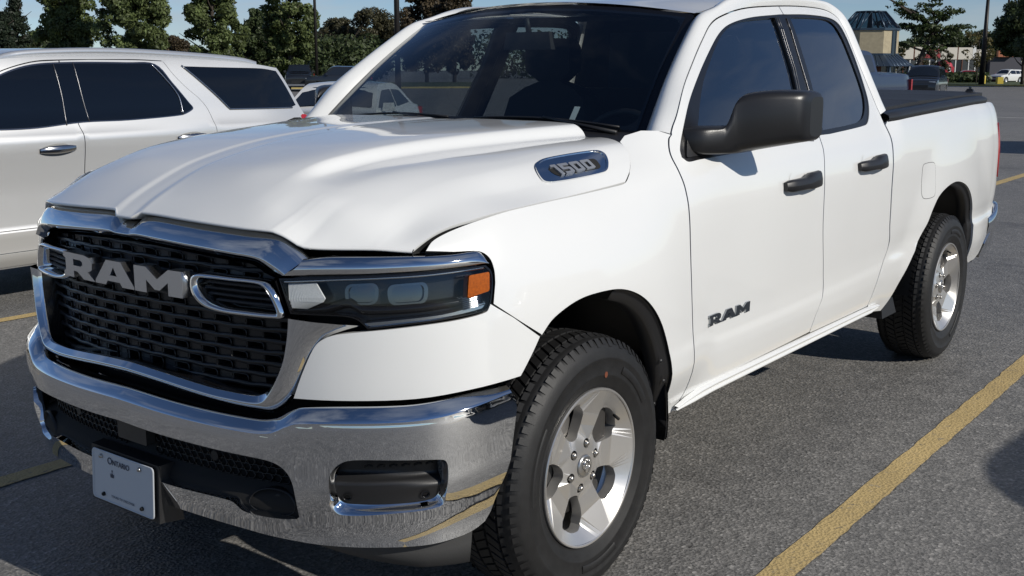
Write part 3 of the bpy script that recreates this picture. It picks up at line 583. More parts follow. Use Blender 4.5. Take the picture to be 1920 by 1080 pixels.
def hood(x,t):
    """x,t arrays of equal shape"""
    x=np.asarray(x,float); t=np.asarray(t,float)
    Y=np.stack([f(x) for f in _hy],-1); Z=np.stack([f(x) for f in _hz],-1)
    # natural smoothing across t with cardinal cubic
    def ev(V):
        m=np.empty_like(V); dl=np.diff(V,axis=-1)/np.diff(HT); a_,b_=dl[...,:-1],dl[...,1:]; hm=np.where(a_*b_>0,2*a_*b_/(a_+b_+np.where(np.abs(a_+b_)<1e-9,1e-9,0)),0.); m[...,1:-1]=.75*hm+.25*(a_+b_)/2; m[...,0]=0.; m[...,-1]=dl[...,-1]
        i=np.clip(np.searchsorted(HT,t)-1,0,8); h=HT[i+1]-HT[i]; s=(t-HT[i])/h; s2=s*s;s3=s2*s
        g=lambda A,j: np.take_along_axis(A,j[...,None],-1)[...,0]
        return (2*s3-3*s2+1)*g(V,i)+(s3-2*s2+s)*h*g(m,i)+(-2*s3+3*s2)*g(V,i+1)+(s3-s2)*h*g(m,i+1)
    y=ev(Y); z=ev(Z)
    return np.stack([x,-y,z],-1)
# =====================================================================
# WHITE PICKUP TRUCK  (x rearwards from the front axle, driver's side at -y)
# =====================================================================
TRUCK = empty('pickup_truck', (0, 0, 0))
tag(TRUCK, 'white pickup truck with chrome bumper and grille, filling the foreground', 'pickup truck')
Uf = u_of_x
FL = lambda a, b: flank(a, b)                    # (x,z) on the flank
def NS(off=0.): return lambda a, b: nose(a, b, off)
def FO(off=0.): return lambda a, b: flank(a, b, off)
def X2U(P): P = arr(P); return np.stack([Uf(P[:, 0]), P[:, 1]], -1)

# ---- hood -----------------------------------------------------------
_xf = pchip(HT.tolist(), [-.888, -.886, -.868, -.862, -.838, -.815, -.762, -.712, -.655, -.598])
_xr = pchip([0, .25, .43, .47, .52, .61, .70, .74, .80, .86, .93, 1.], [.50, .50, .455, .462, .44, .425, .405, .393, .386, .362, .325, .268])
LIPY = [0, .03, .066, .25, .44, .535, .572, .61, .66, .745, .83, .95]
_lx = pchip(LIPY, [-.884, -.884, -.868, -.860, -.836, -.806, -.788, -.768, -.727, -.657, -.590, -.50]); _lz = pchip(LIPY, [1.186, 1.186, 1.201, 1.196, 1.188, 1.183, 1.167, 1.1445, 1.140, 1.138, 1.131, 1.128])
_tl = np.linspace(0, 1, 60); _xs = _xf(_tl)
for _ in range(8): _yl = -hood(_xs, _tl)[:, 1]; _xs = _lx(_yl)
_xf = pchip(_tl.tolist(), _xs.tolist()); _zl = pchip(_tl.tolist(), (_lz(_yl)-hood(_xs, _tl)[:, 2]).tolist())
def hoodF(s, t):
    x = _xf(t)+(_xr(t)-_xf(t))*s; p = hood(x, t); p[..., 2] += _zl(t)*(1-sst(0, .17, s)); return p
HSN = np.unique(np.concatenate([np.linspace(0, .12, 12), np.linspace(.12, 1, 64)]))
HTN = np.unique(np.concatenate([np.linspace(0, .08, 17), np.linspace(.08, .40, 14), np.linspace(.40, .66, 30), np.linspace(.66, 1, 24)]))
mb = MB()
HTN = HTN*.991
A, B = np.meshgrid(HSN, HTN, indexing='ij'); P = hoodF(A, B); N = nrm(lambda a, b: hoodF(a, np.clip(b, 0, 1)), A, np.clip(B, 1e-3, 1-1e-3), -1.)
# driver half + mirrored half in one skin
Pm = P*np.array([1, -1, 1]); Nm = N*np.array([1, -1, 1])
full = np.concatenate([Pm[:, ::-1][:, :-1], P], 1); fn = np.concatenate([Nm[:, ::-1][:, :-1], N], 1)
fn[:, len(HTN)-1, 1] = 0; fn /= np.linalg.norm(fn, axis=-1, keepdims=True)
mb.grid(full, 0, True, fn, flip=True)
# rolled front lip
fr = full[0]; n0 = fn[0]; rows = []
for k in range(5):
    a = k/4*math.pi/2; rows.append(fr+np.array([-.007*math.sin(a), 0, -.008*(1-math.cos(a))]))
dn = (.003+0*fr[:, 1])[:, None]*np.array([0, 0, -1.])
rows.append(rows[-1]+np.array([.004, 0, 0])+dn); rows.append(rows[-1]+np.array([.05, 0, -.004]))
mb.grid(np.array(rows), 0, True, flip=True)
# side and rear returns, coloured dark to stand in for shade in the gap
for e in (full[:, 0], full[:, -1]):
    sg_ = np.sign(e[0, 1]); mb.grid(np.array([e, e+np.array([0, -.001*sg_, -.004]), e+np.array([0, -.003*sg_, -.008])]), 0, True); mb.grid(np.array([e+np.array([0, -.003*sg_, -.008]), e+np.array([0, -.012*sg_, -.028])]), 1, True)
e = full[-1]; mb.grid(np.array([e, e+np.array([.004, 0, -.012]), e+np.array([-.01, 0, -.035])]), 1, True)
HOOD = mb.build('hood', [M_PAINT, M_DARK], TRUCK)
# windshield washer nozzle-free hood; the chrome vent badge sits on its shoulder
def HB(off):
    def F(a, b):
        p = hood(a, np.clip(b, 0, 1)); return p+nrm(lambda q, r: hood(q, np.clip(r, 0, 1)), a, np.clip(b, .002, .998), -1.)*off
    return F
bo = curve([(-.022, .775), (.05, .752), (.235, .772), (.263, .80), (.243, .855), (.20, .893), (-.02, .862), (-.050, .838)], 6, True)
bc = bo.mean(0); 
for sfx in (False, True):
    mb = MB(); panel(mb, HB(.006), bo, [bc+(bo-bc)*.93], (.02, .02), .01, -1.)
    panel(mb, HB(.0035), bc+(bo-bc)*.95, (), (.02, .02), .0, -1.)
    bd = mb.build('hood_badge', M_CHROME, HOOD, mirror=sfx)
    rc = arr([(.005, .795), (.21, .808), (.205, .865), (.012, .838)])
    mb = MB(); panel(mb, HB(.0045), rpoly(rc, .02), (), (.02, .02), 0, -1.); mb.build('badge_recess', M_DARK, HOOD, mirror=sfx)

# ---- block letters --------------------------------------------------
GLY = {
 'R': ([(0, 0), (.34, 0), (.34, .27), (.46, .27), (.66, 0), (1.02, 0), (.80, .33), (.93, .45), (.95, .72), (.86, .93), (.70, 1), (0, 1), (0, .80), (.07, .74), (.07, .26), (0, .2)], [[(.34, .50), (.34, .76), (.58, .76), (.64, .69), (.64, .57), (.58, .50)]]),
 'A': ([(0, 0), (.30, 0), (.355, .17), (.70, .17), (.76, 0), (1.08, 0), (1.08, .10), (.74, 1), (.34, 1), (0, .10)], [[(.43, .40), (.535, .74), (.63, .40)]]),
 'M': ([(0, 0), (.30, 0), (.30, .50), (.50, .16), (.62, .16), (.82, .50), (.82, 0), (1.14, 0), (1.14, 1), (.84, 1), (.57, .58), (.30, 1), (0, 1)], []),
 '1': ([(.28, 0), (.60, 0), (.60, 1), (.12, 1), (0, .80), (.28, .80)], []),
 '5': ([(0, 0), (.80, 0), (.92, .10), (.92, .52), (.80, .62), (.32, .62), (.32, .78), (.92, .78), (.92, 1), (0, 1), (0, .42), (.60, .42), (.60, .20), (0, .20)], []),
 '0': ([(0, .1), (.10, 0), (.84, 0), (.94, .1), (.94, .9), (.84, 1), (.10, 1), (0, .9)], [[(.30, .22), (.30, .78), (.64, .78), (.64, .22)]]),
}
def letters(s, org, dx, hgt, adv, F, Fbase, m, parent, name='letter', mirror=False, sg=1., slant=0.):
    """org,(dx,hgt): parameter-space place and size; F outer skin, thickness down to Fbase"""
    x = 0.; made = []
    for ch in s:
        o, hs = GLY[ch]
        tf = lambda L: np.stack([org[0]+(x+arr(L)[:, 0]+slant*arr(L)[:, 1])*dx[0]+arr(L)[:, 1]*hgt[0], org[1]+(x+arr(L)[:, 0]+slant*arr(L)[:, 1])*dx[1]+arr(L)[:, 1]*hgt[1]], -1)
        O = tf(o); H = [tf(h) for h in hs]
        def dens(L):
            L = np.asarray(L); return np.concatenate([np.linspace(L[i], L[(i+1) % len(L)], 3, endpoint=False) for i in range(len(L))])
        O, H = dens(O), [dens(h) for h in H]
        c = O.mean(0)
        V, T, loops = fill(O, H, 1.)
        area = .5*np.sum(O[:, 0]*np.roll(O[:, 1], -1)-np.roll(O[:, 0], -1)*O[:, 1])
        mbb = MB(); mbb.add(F(V[:, 0], V[:, 1]), T if sg > 0 else T[:, ::-1], nrm(F, V[:, 0], V[:, 1], sg))
        for L in loops:
            a2 = F(L[:, 0], L[:, 1]); b2 = Fbase(L[:, 0], L[:, 1]); mbb.grid(np.stack([a2, b2], 1), 0, False, None, closed=True)
        made.append(mbb.build(name, m, parent, mirror=mirror)); x += adv.get(ch, 1.)
    return made
letters('1500', (.018, .840), (.0405, .0045), (-.004, -.048), {'1': .78, '5': 1.08, '0': 1.10}, HB(.011), HB(.003), M_DIGIT, HOOD, 'badge_digit', sg=1., slant=.0)
mm = letters('1500', (.190, .853), (-.0405, -.0045), (-.004, -.048), {'1': .78, '5': 1.08, '0': 1.10}, HB(.011), HB(.003), M_DIGIT, HOOD, 'badge_digit', mirror=True)

# ---- fender (driver's and passenger's side) --------------------------
seam = [(-.598, 1.127), (-.577, 1.148), (-.538, 1.164), (-.485, 1.178), (-.401, 1.194), (-.303, 1.206), (-.142, 1.2145), (.038, 1.222), (.223, 1.233), (.272, 1.2395), (.316, 1.262), (.359, 1.2976), (.3895, 1.335), (.394, 1.356)]
gapf = [(.606, 1.372), (.584, 1.3564), (.556, 1.31), (.555, 1.259), (.562, 1.206), (.568, 1.119), (.573, 1.03), (.582, .83), (.590, .678), (.588, .516), (.575, .470)]
archf = [(-.365, .7706), (-.342, .80), (-.3188, .8314), (-.284, .872), (-.2301, .9129), (-.1366, .9431), (-.0346, .9515), (.0906, .9435), (.1983, .9096), (.282, .8568), (.3486, .7842), (.403, .6844), (.437, .567), (.458, .47)]
G = .0035
fo = np.concatenate([curve(seam[:11], 5)[:-1], curve(seam[10:], 5), [(.43, 1.374), (.50, 1.388), (.56, 1.386)], curve([(x-G, z) for x, z in gapf], 5), [(.548, .438), (.50, .434), (.466, .445)], curve(archf[::-1][:11], 6)])
# front boundary: from the arch up to the lamp, then round the lamp corner
fo = np.concatenate([fo, [(-.284, .8745), (-.36, .925), (-.432, .978)], curve([(-.4195, 1.0314), (-.4165, 1.066), (-.425, 1.098), (-.4536, 1.1165), (-.5265, 1.121)], 4)])
mb = MB(); u0 = X2U(fo)
panel(mb, lambda a, b: nose(a, b, 0), u0[::-1], (), .028, .022, flange_mi=1)  # flange coloured dark in place of shade inside the seam
both(mb, 'fender', [M_PAINT, M_DARK], TRUCK)

# ---- doors -----------------------------------------------------------
bgap = [(1.766, 1.318), (1.757, 1.262), (1.722, 1.156), (1.724, .957), (1.766, .770), (1.780, .657), (1.712, .573), (1.676, .504)]
rgap = [(2.556, 1.345), (2.576, 1.266), (2.558, 1.168), (2.545, 1.044), (2.560, .864), (2.577, .758), (2.47, .646), (2.386, .529), (2.362, .496)]
topg = [(.606, 1.372), (.650, 1.4184), (.7406, 1.5145), (.883, 1.6105), (1.0143, 1.6911), (1.1116, 1.7456), (1.2163, 1.7786), (1.4382, 1.8178), (1.7154, 1.8405), (2.073, 1.8564), (2.34, 1.8535), (2.4395, 1.8256), (2.4687, 1.7701), (2.4902, 1.6726), (2.515, 1.5134), (2.549, 1.3776)]
trim = [(.604, 1.2985), (.6135, 1.3235), (.6655, 1.3827), (.7471, 1.4695), (.8914, 1.5679), (1.0363, 1.6533), (1.1726, 1.7238), (1.2993, 1.7614), (1.5053, 1.7912), (1.7833, 1.8125), (2.0772, 1.8239), (2.3171, 1.8211), (2.4185, 1.8004), (2.4565, 1.7454), (2.478, 1.6481), (2.473, 1.5138), (2.455, 1.429), (2.3964, 1.3655), (2.3207, 1.3372), (1.7874, 1.3143), (1.066, 1.294), (.7025, 1.286), (.6293, 1.2828)]
trimc = curve(trim, 5, True)
bsplit = [(1.766, 1.318), (1.790, 1.50), (1.815, 1.66), (1.83, 1.795), (1.832, 1.812)]       # between the doors, up the black pillar
topc = curve(topg, 6)
def clipx(c, lo, hi): return c[(c[:, 0] >= lo) & (c[:, 0] <= hi)]
xs = 1.834
trim_low = curve(trim[19:]+[trim[0]], 6)            # belt from the pillar forward
trim_fr = curve(trim[:10], 6)
def zat(c, x): k = np.argsort(c[:, 0]); return np.interp(x, c[k, 0], c[k, 1])
tf = clipx(trim_fr, 0, xs-G-.003); tt = clipx(topc, 0, xs-G-.001)
ztop = float(zat(topc[topc[:, 0] < 2.3], xs)); ztr = float(zat(curve(trim[8:12], 8), xs))
# front door: body + window frame, window opening left out
sill_r = [(2.362-G, .496), (1.676+.02, .497)]
fd = np.concatenate([curve([(x+G, z) for x, z in gapf], 5)[::-1], tt[1:], [(xs-G, ztop), (xs-G, ztr)], tf[::-1][:], trim_low[::-1][1:-6], [(1.765-G, 1.3135)], curve([(x-G, z) for x, z in bgap], 5)[1:], [(1.40, .500), (.80, .492), (.66, .478)]])
cxs = np.arange(.60, 3.4, .03); crz = np.concatenate([np.stack([cxs, _cz(cxs)+dz], -1) for dz in (-.022, -.010, -.003, .003, .008, .016, .03)])
mb = MB(); panel(mb, FL, fd[::-1], (), .03, .022, extra=crz); D1 = both(mb, 'door', M_PAINT, TRUCK)
tb = curve(trim[9:20], 6); tb = tb[tb[:, 0] > 0]; tbk = tb[~((tb[:, 0] < xs+G+.003) & (tb[:, 1] > 1.5))]
tr_ = topc[topc[:, 0] > xs+G]
rd = np.concatenate([[(xs+G, ztop)], tr_, curve([(x-G, z) for x, z in rgap], 5)[1:], [(1.95, .498), (1.676+.01, .499)], curve([(x+G, z) for x, z in bgap], 5)[::-1], tbk[::-1][1:], [(xs+G, ztr)]])
mb = MB(); panel(mb, FL, rd[::-1], (), .03, .022, extra=crz); D2 = both(mb, 'door', M_PAINT, TRUCK)
# black window surround, glass
gf = curve([(.715, 1.312), (.785, 1.408), (.895, 1.525), (1.02, 1.614), (1.150, 1.694), (1.272, 1.744), (1.433, 1.775), (1.735, 1.798), (1.732, 1.695), (1.722, 1.587), (1.698, 1.501), (1.655, 1.335), (1.20, 1.318)], 6, True, (7, 11, 0))
gr = curve([(1.895, 1.805), (2.2381, 1.811), (2.36, 1.795), (2.418, 1.7198), (2.438, 1.5869), (2.428, 1.4549), (2.345, 1.3753), (2.21, 1.350), (1.835, 1.336), (1.865, 1.4761), (1.892, 1.6538)], 6, True, (0, 8))
mb = MB(); panel(mb, FO(-.004), (trimc-trimc.mean(0))*1.004+trimc.mean(0), [gf, gr], .05, .02)
for d, k in zip(D1, (False, True)): mb.build('window_surround', M_TRIM, d, mirror=k)
mb = MB(); panel(mb, FO(-.013), (gf-gf.mean(0))*1.03+gf.mean(0), (), .06, .004)
for d, k in zip(D1, (False, True)): mb.build('side_window', M_GLASS, d, mirror=k)
mb = MB(); panel(mb, FO(-.010), (gr-gr.mean(0))*1.03+gr.mean(0), (), .06, .004)
for d, k in zip(D2, (False, True)): mb.build('side_window', M_GLASS, d, mirror=k)
# thin bright edges on the black pillar, and the corner sail behind the mirror
for k, d in zip((False, True), D1):
    mb = MB()
    for off in (0, .020):
        L = curve([(1.741+off, 1.80), (1.735+off, 1.695), (1.725+off, 1.587), (1.699+off, 1.501), (1.653+off, 1.345)], 4); mb.tube(flank(L[:, 0], L[:, 1], .001), .0022, 5)
    mb.build('pillar_moulding', mat('satin_grey', (.16, .16, .165), .3, .8), d, mirror=k)
    mb = MB(); panel(mb, FO(.002), rpoly([(.628, 1.297), (.745, 1.300), (.738, 1.38), (.69, 1.385)], .01), (), .05, .012); mb.build('corner_sail', M_BLACK, d, mirror=k)
    mb = MB(); L = curve([(1.852, 1.80), (1.838, 1.66), (1.800, 1.345)], 5); mb.tube(flank(L[:, 0], L[:, 1], -.002), .0025, 5); mb.build('pillar_moulding', MATS['satin_grey'], d, mirror=k)
# handles
def handle(dpair, x0, x1, z0, z1):
    for k, d in zip((False, True), dpair):
        # shallow dished cup in the skin
        mb = MB(); L = x1-x0; xc = x0+.42*L
        cup = rpoly([(x0+.10*L, z0+.018), (x0+.72*L, z0+.020), (x0+.70*L, z1+.012), (x0+.22*L, z1+.012)], .03)
        panel(mb, FO(.0015), cup, (), .05, 0); mb.build('handle_cup', M_PAINT, d, mirror=k)
        mb = MB(); n = 14; rows = []
        for i in range(n):
            t = i/(n-1); x = x0+L*t; bulge = .020+.024*math.sin(math.pi*min(1, max(0, t*1.0)))**.6
            zc = z0+(z1-z0)*(.40+.10*t); hh = (z1-z0)*(.50 if t > .60 else .36+.14*sst(.45, .6, t))
            if t < .06 or t > .94: hh *= .75; bulge *= .8
            zc2 = zc+ (z1-z0)*(.06*sst(.5, .62, t))
            sec = []
            for a in np.linspace(0, 2*math.pi, 12, endpoint=False):
                ca, sa = math.cos(a), math.sin(a); e = .55
                dz = hh*math.copysign(abs(sa)**e, sa); dn = bulge*.5*math.copysign(abs(ca)**e, ca)
                sec.append(flank(x, zc2+dz, bulge*.62+dn*1.0))
            rows.append(sec)
        R_ = np.array(rows); mb.grid(np.concatenate([R_, R_[:, :1]], 1), 0, True, flip=True)
        for e in (0, -1):
            c = R_[e].mean(0); mb.add(np.concatenate([R_[e], [c]]), [(j, (j+1) % 12, 12) for j in range(12)])
        mb.build('handle', M_BLACK, d, mirror=k)
handle(D1, 1.312, 1.645, 1.120, 1.184); handle(D2, 2.100, 2.428, 1.142, 1.205)
# door lettering
for k, d in zip((False, True), D1):
    if not k: letters('RAM', (.728, .7035), (.0985, 0), (0, .038), {'R': 1.06, 'A': 1.12, 'M': 1.2}, FO(.007), FO(-.002), M_BADGE, d, 'door_letter')
    else: letters('RAM', (1.042, .7035), (-.0985, 0), (0, .038), {'R': 1.06, 'A': 1.12, 'M': 1.2}, FO(.007), FO(-.002), M_BADGE, d, 'door_letter', mirror=True)

# ---- rocker ----------------------------------------------------------
ro = arr([(.52, .448), (.60, .468), (.70, .4865), (.82, .491), (1.4, .4945), (2.35, .4925), (2.44, .488), (2.52, .468), (2.40, .452), (1.4, .449), (.80, .447), (.65, .435)])
mb = MB(); xs_ = np.linspace(.53, 2.50, 60); rows = []
zt = np.interp(xs_, [.53, .60, .70, .82, 1.4, 2.35, 2.5], [.462, .476, .489, .4925, .4935, .4925, .482])
zb = np.interp(xs_, [.53, .65, .8, 1.4, 2.4, 2.5], [.444, .442, .447, .449, .452, .466])
for q, dd in ((0., -.012), (.10, -.002), (.22, .004), (.34, .003), (.46, -.006), (.60, -.009), (.72, -.003), (.84, -.001), (.94, -.006), (1., -.022)):
    z = zt+(zb-zt)*q; rows.append(wrap(Uf(xs_), z, dd-.004+0*z))
rows.append(rows[-1]+np.array([0, .25, 0])); mb.grid(np.array(rows), 0, True); both(mb, 'rocker_panel', M_PAINT, TRUCK)

# ---- bed side --------------------------------------------------------
archr = [(2.605, .430), (2.6863, .4777), (2.7995, .5694), (2.9319, .6885), (3.0818, .8087), (3.1521, .8847), (3.2426, .946), (3.4005, .9864), (3.5547, .9905), (3.7238, .9485), (3.845, .8629), (3.915, .7458), (3.93, .64), (3.965, .52), (4.02, .475)]
rail = [(2.600, 1.3468), (2.83, 1.3568), (3.361, 1.3722), (3.998, 1.3898), (4.35, 1.3945), (4.50, 1.388), (4.60, 1.36), (4.655, 1.30)]
bo_ = np.concatenate([curve([(x+G+.006, z) for x, z in rgap], 5)[::-1][:-1], curve(rail, 5), [(4.655, 1.285), (4.502, 1.272), (4.492, .935), (4.68, .925), (4.69, .80), (4.50, .785), (4.455, .70), (4.36, .60), (4.23, .50), (4.17, .475), (4.05, .47)], curve(archr[::-1], 6)[3:], [(2.45, .452)]])
mb = MB(); panel(mb, FL, bo_[::-1], (), .035, .022); BS = both(mb, 'bed_side', M_PAINT, TRUCK)
for k, d in zip((False, True), BS):      # fuel flap cut line (passenger side has none)
    if not k:
        fl = curve([(2.985, .985), (2.99, 1.10), (3.02, 1.119), (3.15, 1.119), (3.178, 1.10), (3.172, .965), (3.14, .942), (3.02, .945)], 6, True)
        c = fl.mean(0); mb = MB(); panel(mb, FO(.0008), c+(fl-c)*.985, (), .05, .006); mb.build('fuel_flap', M_PAINT, d)
        mb = MB(); panel(mb, FO(.0004), c+(fl-c)*1.012, [c+(fl-c)*.985], .05, 0); mb.build('flap_gap', M_DARK, d)
# rail caps, tonneau cover, tailgate
rc_ = curve(rail[:5], 8); rows = []
for dz, dd in ((-.004, .002), (.012, .008), (.026, .004), (.036, -.02), (.038, -.07), (.0, -.075)):
    rows.append(flank(rc_[:, 0]+.0, np.minimum(rc_[:, 1], 1.3945), 0)+0*0+np.stack([0*rc_[:, 0], -dd+0*rc_[:, 0], dz+0*rc_[:, 0]], -1))
mb = MB(); mb.grid(np.array(rows), 0, True); both(mb, 'rail_cap', M_BLACK, TRUCK)
mb = MB(); xs_ = np.linspace(2.63, 4.50, 40); ys_ = np.linspace(-.865, .865, 21); Xg, Yg = np.meshgrid(xs_, ys_, indexing='ij')
zr = np.interp(Xg, [2.6, 3.36, 4.5], [1.4, 1.425, 1.448]); fold = np.zeros_like(Xg)
for fx in (3.26, 3.88): fold -= .006*np.exp(-((Xg-fx)/.012)**2)
Zg = zr+.010*(1-(Yg/.865)**4)+fold+.002*np.sin(Xg*9+Yg*3)
T_ = np.stack([Xg, Yg, Zg], -1); mb.grid(T_, 0, True)
ed = np.concatenate([T_[:, 0], T_[-1, 1:], T_[::-1, -1][1:], T_[0, ::-1][1:-1]]); mb.grid(np.stack([ed, ed+np.array([0, 0, -.03])], 1), 0, False, flip=True, closed=True)
mb.build('bed_cover', mat('cover_vinyl', (.022, .022, .024), .55, noise=(6., .25), bump=(120., .12)), TRUCK)
mb = MB(); mb.box((4.47, -.80, 1.462), (.035, .05, .018), taper=.6); mb.box((4.475, -.80, 1.474), (.012, .016, .018), mi=1); mb.build('cover_latch', [M_BLACK, M_STEEL], TRUCK)
mb = MB(); mb.box((4.66, 0, 1.09), (.06, 1.56, .60)); mb.box((4.60, 0, 1.38), (.12, 1.6, .02)); mb.build('tailgate', M_PAINT, TRUCK)
# bed floor and front wall keep the box closed
mb = MB(); mb.box((3.6, 0, .80), (2.05, 1.30, .04)); mb.box((2.64, 0, 1.1), (.04, 1.76, .56)); mb.build('bed_floor', M_DULL, TRUCK)
# tail lamps
mb = MB(); tl = rpoly([(4.668, .935), (4.712, .93), (4.72, 1.0), (4.72, 1.20), (4.70, 1.275), (4.675, 1.27)], .008)
def tlF(a, b): return wrap(Uf(np.minimum(a, 4.7195)), b, _bed(b)+.008)
tlu = np.stack([np.array([Uf(x) for x in tl[:, 0]]), tl[:, 1]], -1)
tl2 = rpoly([(Uf(4.497), .940), (UMAX-.005, .940), (UMAX-.005, 1.275), (Uf(4.507), 1.270)], .012)
panel(mb, lambda a, b: wrap(a, b, _bed(b)+.007), tl2, (), .03, .03); both(mb, 'tail_light', M_RED, TRUCK)
# rear bumper (chrome): wraps from the bed corner across the back
rb = arr([(4.36, .99), (4.55, .985), (4.68, .95), (4.78, .87), (4.83, .70), (4.85, .35), (4.855, 0)]); rb = curve(rb, 6)
rows = []
for z, o in ((.76, -.05), (.775, -.01), (.77, .008), (.72, .012), (.60, .006), (.50, -.02), (.47, -.06)):
    zz = z+0*rb[:, 0]; zz = zz-sst(4.75, 4.36, rb[:, 0])*(.07 if z > .65 else -.02)
    rows.append(np.stack([rb[:, 0]+o*sst(.95, .6, rb[:, 1]), -(rb[:, 1]+o*sst(.5, .95, rb[:, 1])), zz], -1))
mb = MB(); R_ = np.array(rows); R2 = np.concatenate([R_, R_[:, ::-1][:, 1:]*np.array([1, -1, 1])], 1); mb.grid(R2, 0, True, flip=True); RBM = mb.build('bumper', M_CHROME, TRUCK)
mb = MB(); sp_ = curve([(4.52, .765), (4.66, .770), (4.70, .735), (4.62, .62), (4.46, .505), (4.33, .470), (4.27, .480), (4.40, .575), (4.49, .66)], 4, True); panel(mb, lambda a, b: wrap(Uf(a), b, .004+0*a-.02*sst(.62, .48, b)), sp_[::-1], (), .04, .03)
for k in (False, True): mb.build('bumper_end', M_CHROME, RBM, mirror=k)

# ---- cab: windshield, pillars, roof ------------------------------------
def WS(s, t):
    s = np.asarray(s, float); t = np.asarray(t, float)
    xb, zb_ = .545+.045*s*s, 1.372-.022*s*s; xt, zt_ = 1.05+.105*s*s, 1.842-.052*s*s; yw = .80+(.68-.80)*t
    b = np.sin(np.pi*np.clip(t, 0, 1)); x = xb+(xt-xb)*t-.012*b; z = zb_+(zt_-zb_)*t+.016*b
    return np.stack([x, -yw*s, z], -1)
mb = MB(); A, B = np.meshgrid(np.linspace(-.965, .965, 33), np.linspace(.05, .955, 21), indexing='ij')
mb.grid(WS(A, B)+np.array([-.004, 0, .003]), 0, True); WSH = mb.build('windshield', M_WSGLASS, TRUCK)
fo_ = rpoly([(-1.0, 0), (1.0, 0), (1.0, 1.0), (-1.0, 1.0)], .03); fi_ = rpoly([(-.945, .075), (.945, .075), (.955, .945), (-.955, .945)], .09, 6)
def dens(L, n=4): L = np.asarray(L); return np.concatenate([np.linspace(L[i], L[(i+1) % len(L)], n, endpoint=False) for i in range(len(L))])
mb = MB(); panel(mb, WS, dens(fo_, 6), [dens(fi_, 4)], .08, .01); mb.build('glass_border', M_GLOSSB, WSH)
# pillar + roof side rail, both sides
n_ = len(topc); tt_ = np.linspace(0, 1, n_)
outer = flank(topc[:, 0], topc[:, 1], 0)
tang = np.gradient(topc, axis=0); tang /= np.linalg.norm(tang, axis=1, keepdims=True); nrm2 = np.stack([-tang[:, 1], tang[:, 0]], -1)
ot = topc+nrm2*.005; outer = flank(ot[:, 0], ot[:, 1], 0)
inner = []; mids = []
for (x, z), o in zip(topc, outer):
    if x < 1.2 and z < 1.79:
        t = np.clip((z-1.372)/(1.78-1.372), 0, 1); p = WS(1.0, t*.985+.0); inner.append(p)
    elif z > 1.79 and x < 2.42:
        q = sst(1.2, 1.5, x); inner.append(np.array([x-.05*(1-q), -(.672-.0*q), 1.795+.083*q]))
    else:
        inner.append(np.array([x+.085, o[1]+.035, z+.012]))
inner = np.array(inner)
for _ in range(6): inner[1:-1] = .5*inner[1:-1]+.25*(inner[:-2]+inner[2:])
rows = []
for q in np.linspace(0, 1, 9):
    p = outer+(inner-outer)*q; bul = .030*math.sin(math.pi*q)
    upn = np.cross(np.gradient(outer, axis=0), inner-outer); upn /= np.linalg.norm(upn, axis=1, keepdims=True); upn *= np.sign((upn*np.array([0, -1, .6])).sum(1, keepdims=True))
    rows.append(p+upn*bul)
mb = MB(); R_ = np.array(rows); mb.grid(R_, 0, True); mb.grid(np.array([R_[0]+np.array([0, .03, -.01]), R_[0]]), 0, True); both(mb, 'cab_pillar', M_PAINT, TRUCK)
xs_ = np.linspace(0, 1, 26); ss = np.linspace(-1, 1, 25); A, B = np.meshgrid(xs_, ss, indexing='ij')
x0 = 1.052+.105*B*B; Xr = x0+(2.53-x0)*A; Zr = 1.847-.055*B**2+(.075-.035*A)*np.sin(np.pi*np.clip(A*.62+.02, 0, 1))*(1-.35*B**4)-.01*A
wr = np.interp(Xr, [1.05, 1.2, 1.5, 2.53], [.675, .675, .672, .665]); Zr = Zr+.075*(sst(1.15, 1.5, Xr))*(B**2)*.6
mb = MB(); P = np.stack([Xr, -wr*B, Zr], -1); mb.grid(P, 0, True); mb.build('roof', M_PAINT, TRUCK)
mb = MB(); L = np.stack([P[:, -1]+np.array([0, -.004, .002]), P[:, -1]+np.array([0, -.016, .004])], 0); mb.grid(L, 0, True); both(mb, 'roof_ditch', M_TRIM, TRUCK)
# cab back wall and rear window
mb = MB(); mb.add([(2.60, -.90, 1.32), (2.60, .90, 1.32), (2.50, .70, 1.86), (2.50, -.70, 1.86)], [(0, 1, 2, 3)], smooth=False); mb.add([(2.61, -.92, .5), (2.61, .92, .5), (2.60, .90, 1.32), (2.60, -.90, 1.32)], [(0, 1, 2, 3)], smooth=False); BW = mb.build('cab_back', M_DULL, TRUCK)
mb = MB(); mb.add([(2.585, -.62, 1.40), (2.585, .62, 1.40), (2.513, .56, 1.78), (2.513, -.56, 1.78)], [(0, 1, 2, 3)], smooth=False); mb.build('rear_window', mat('rear_glass', (.05, .07, .09), .05), BW)
# cowl and wipers
mb = MB(); rows = []
sA = np.linspace(-1, 1, 33); e = WS(sA, 0*sA+.04); tq = np.abs(sA)
hr = np.array([hood(np.array(_xr(t)), np.array(t)) for t in np.interp(tq, [0, .3, .6, .8, 1], [0, .25, .45, .58, .73])]); hr[:, 1] = -.80*sA
rows = [hr+np.array([-.03, 0, -.03]), hr*.5+e*.5+np.array([0, 0, -.018]), e]
mb.grid(np.array(rows), 0, True, flip=True); mb.build('cowl', M_BLACK, TRUCK)
for a_, b_ in ((.88, .10), (-.06, -.82)):
    mb = MB(); pts = [WS(s, .055+.02*math.sin(q*math.pi))+np.array([-.007, 0, .009]) for q, s in zip(np.linspace(0, 1, 9), np.linspace(a_, b_, 9))]; mb.tube(pts, .0045, 6); mb.tube([WS(a_, .02)+np.array([-.012, 0, .008]), pts[4]+np.array([-.003, 0, .005])], [.009, .004], 6); mb.build('wiper', M_BLACK, TRUCK)
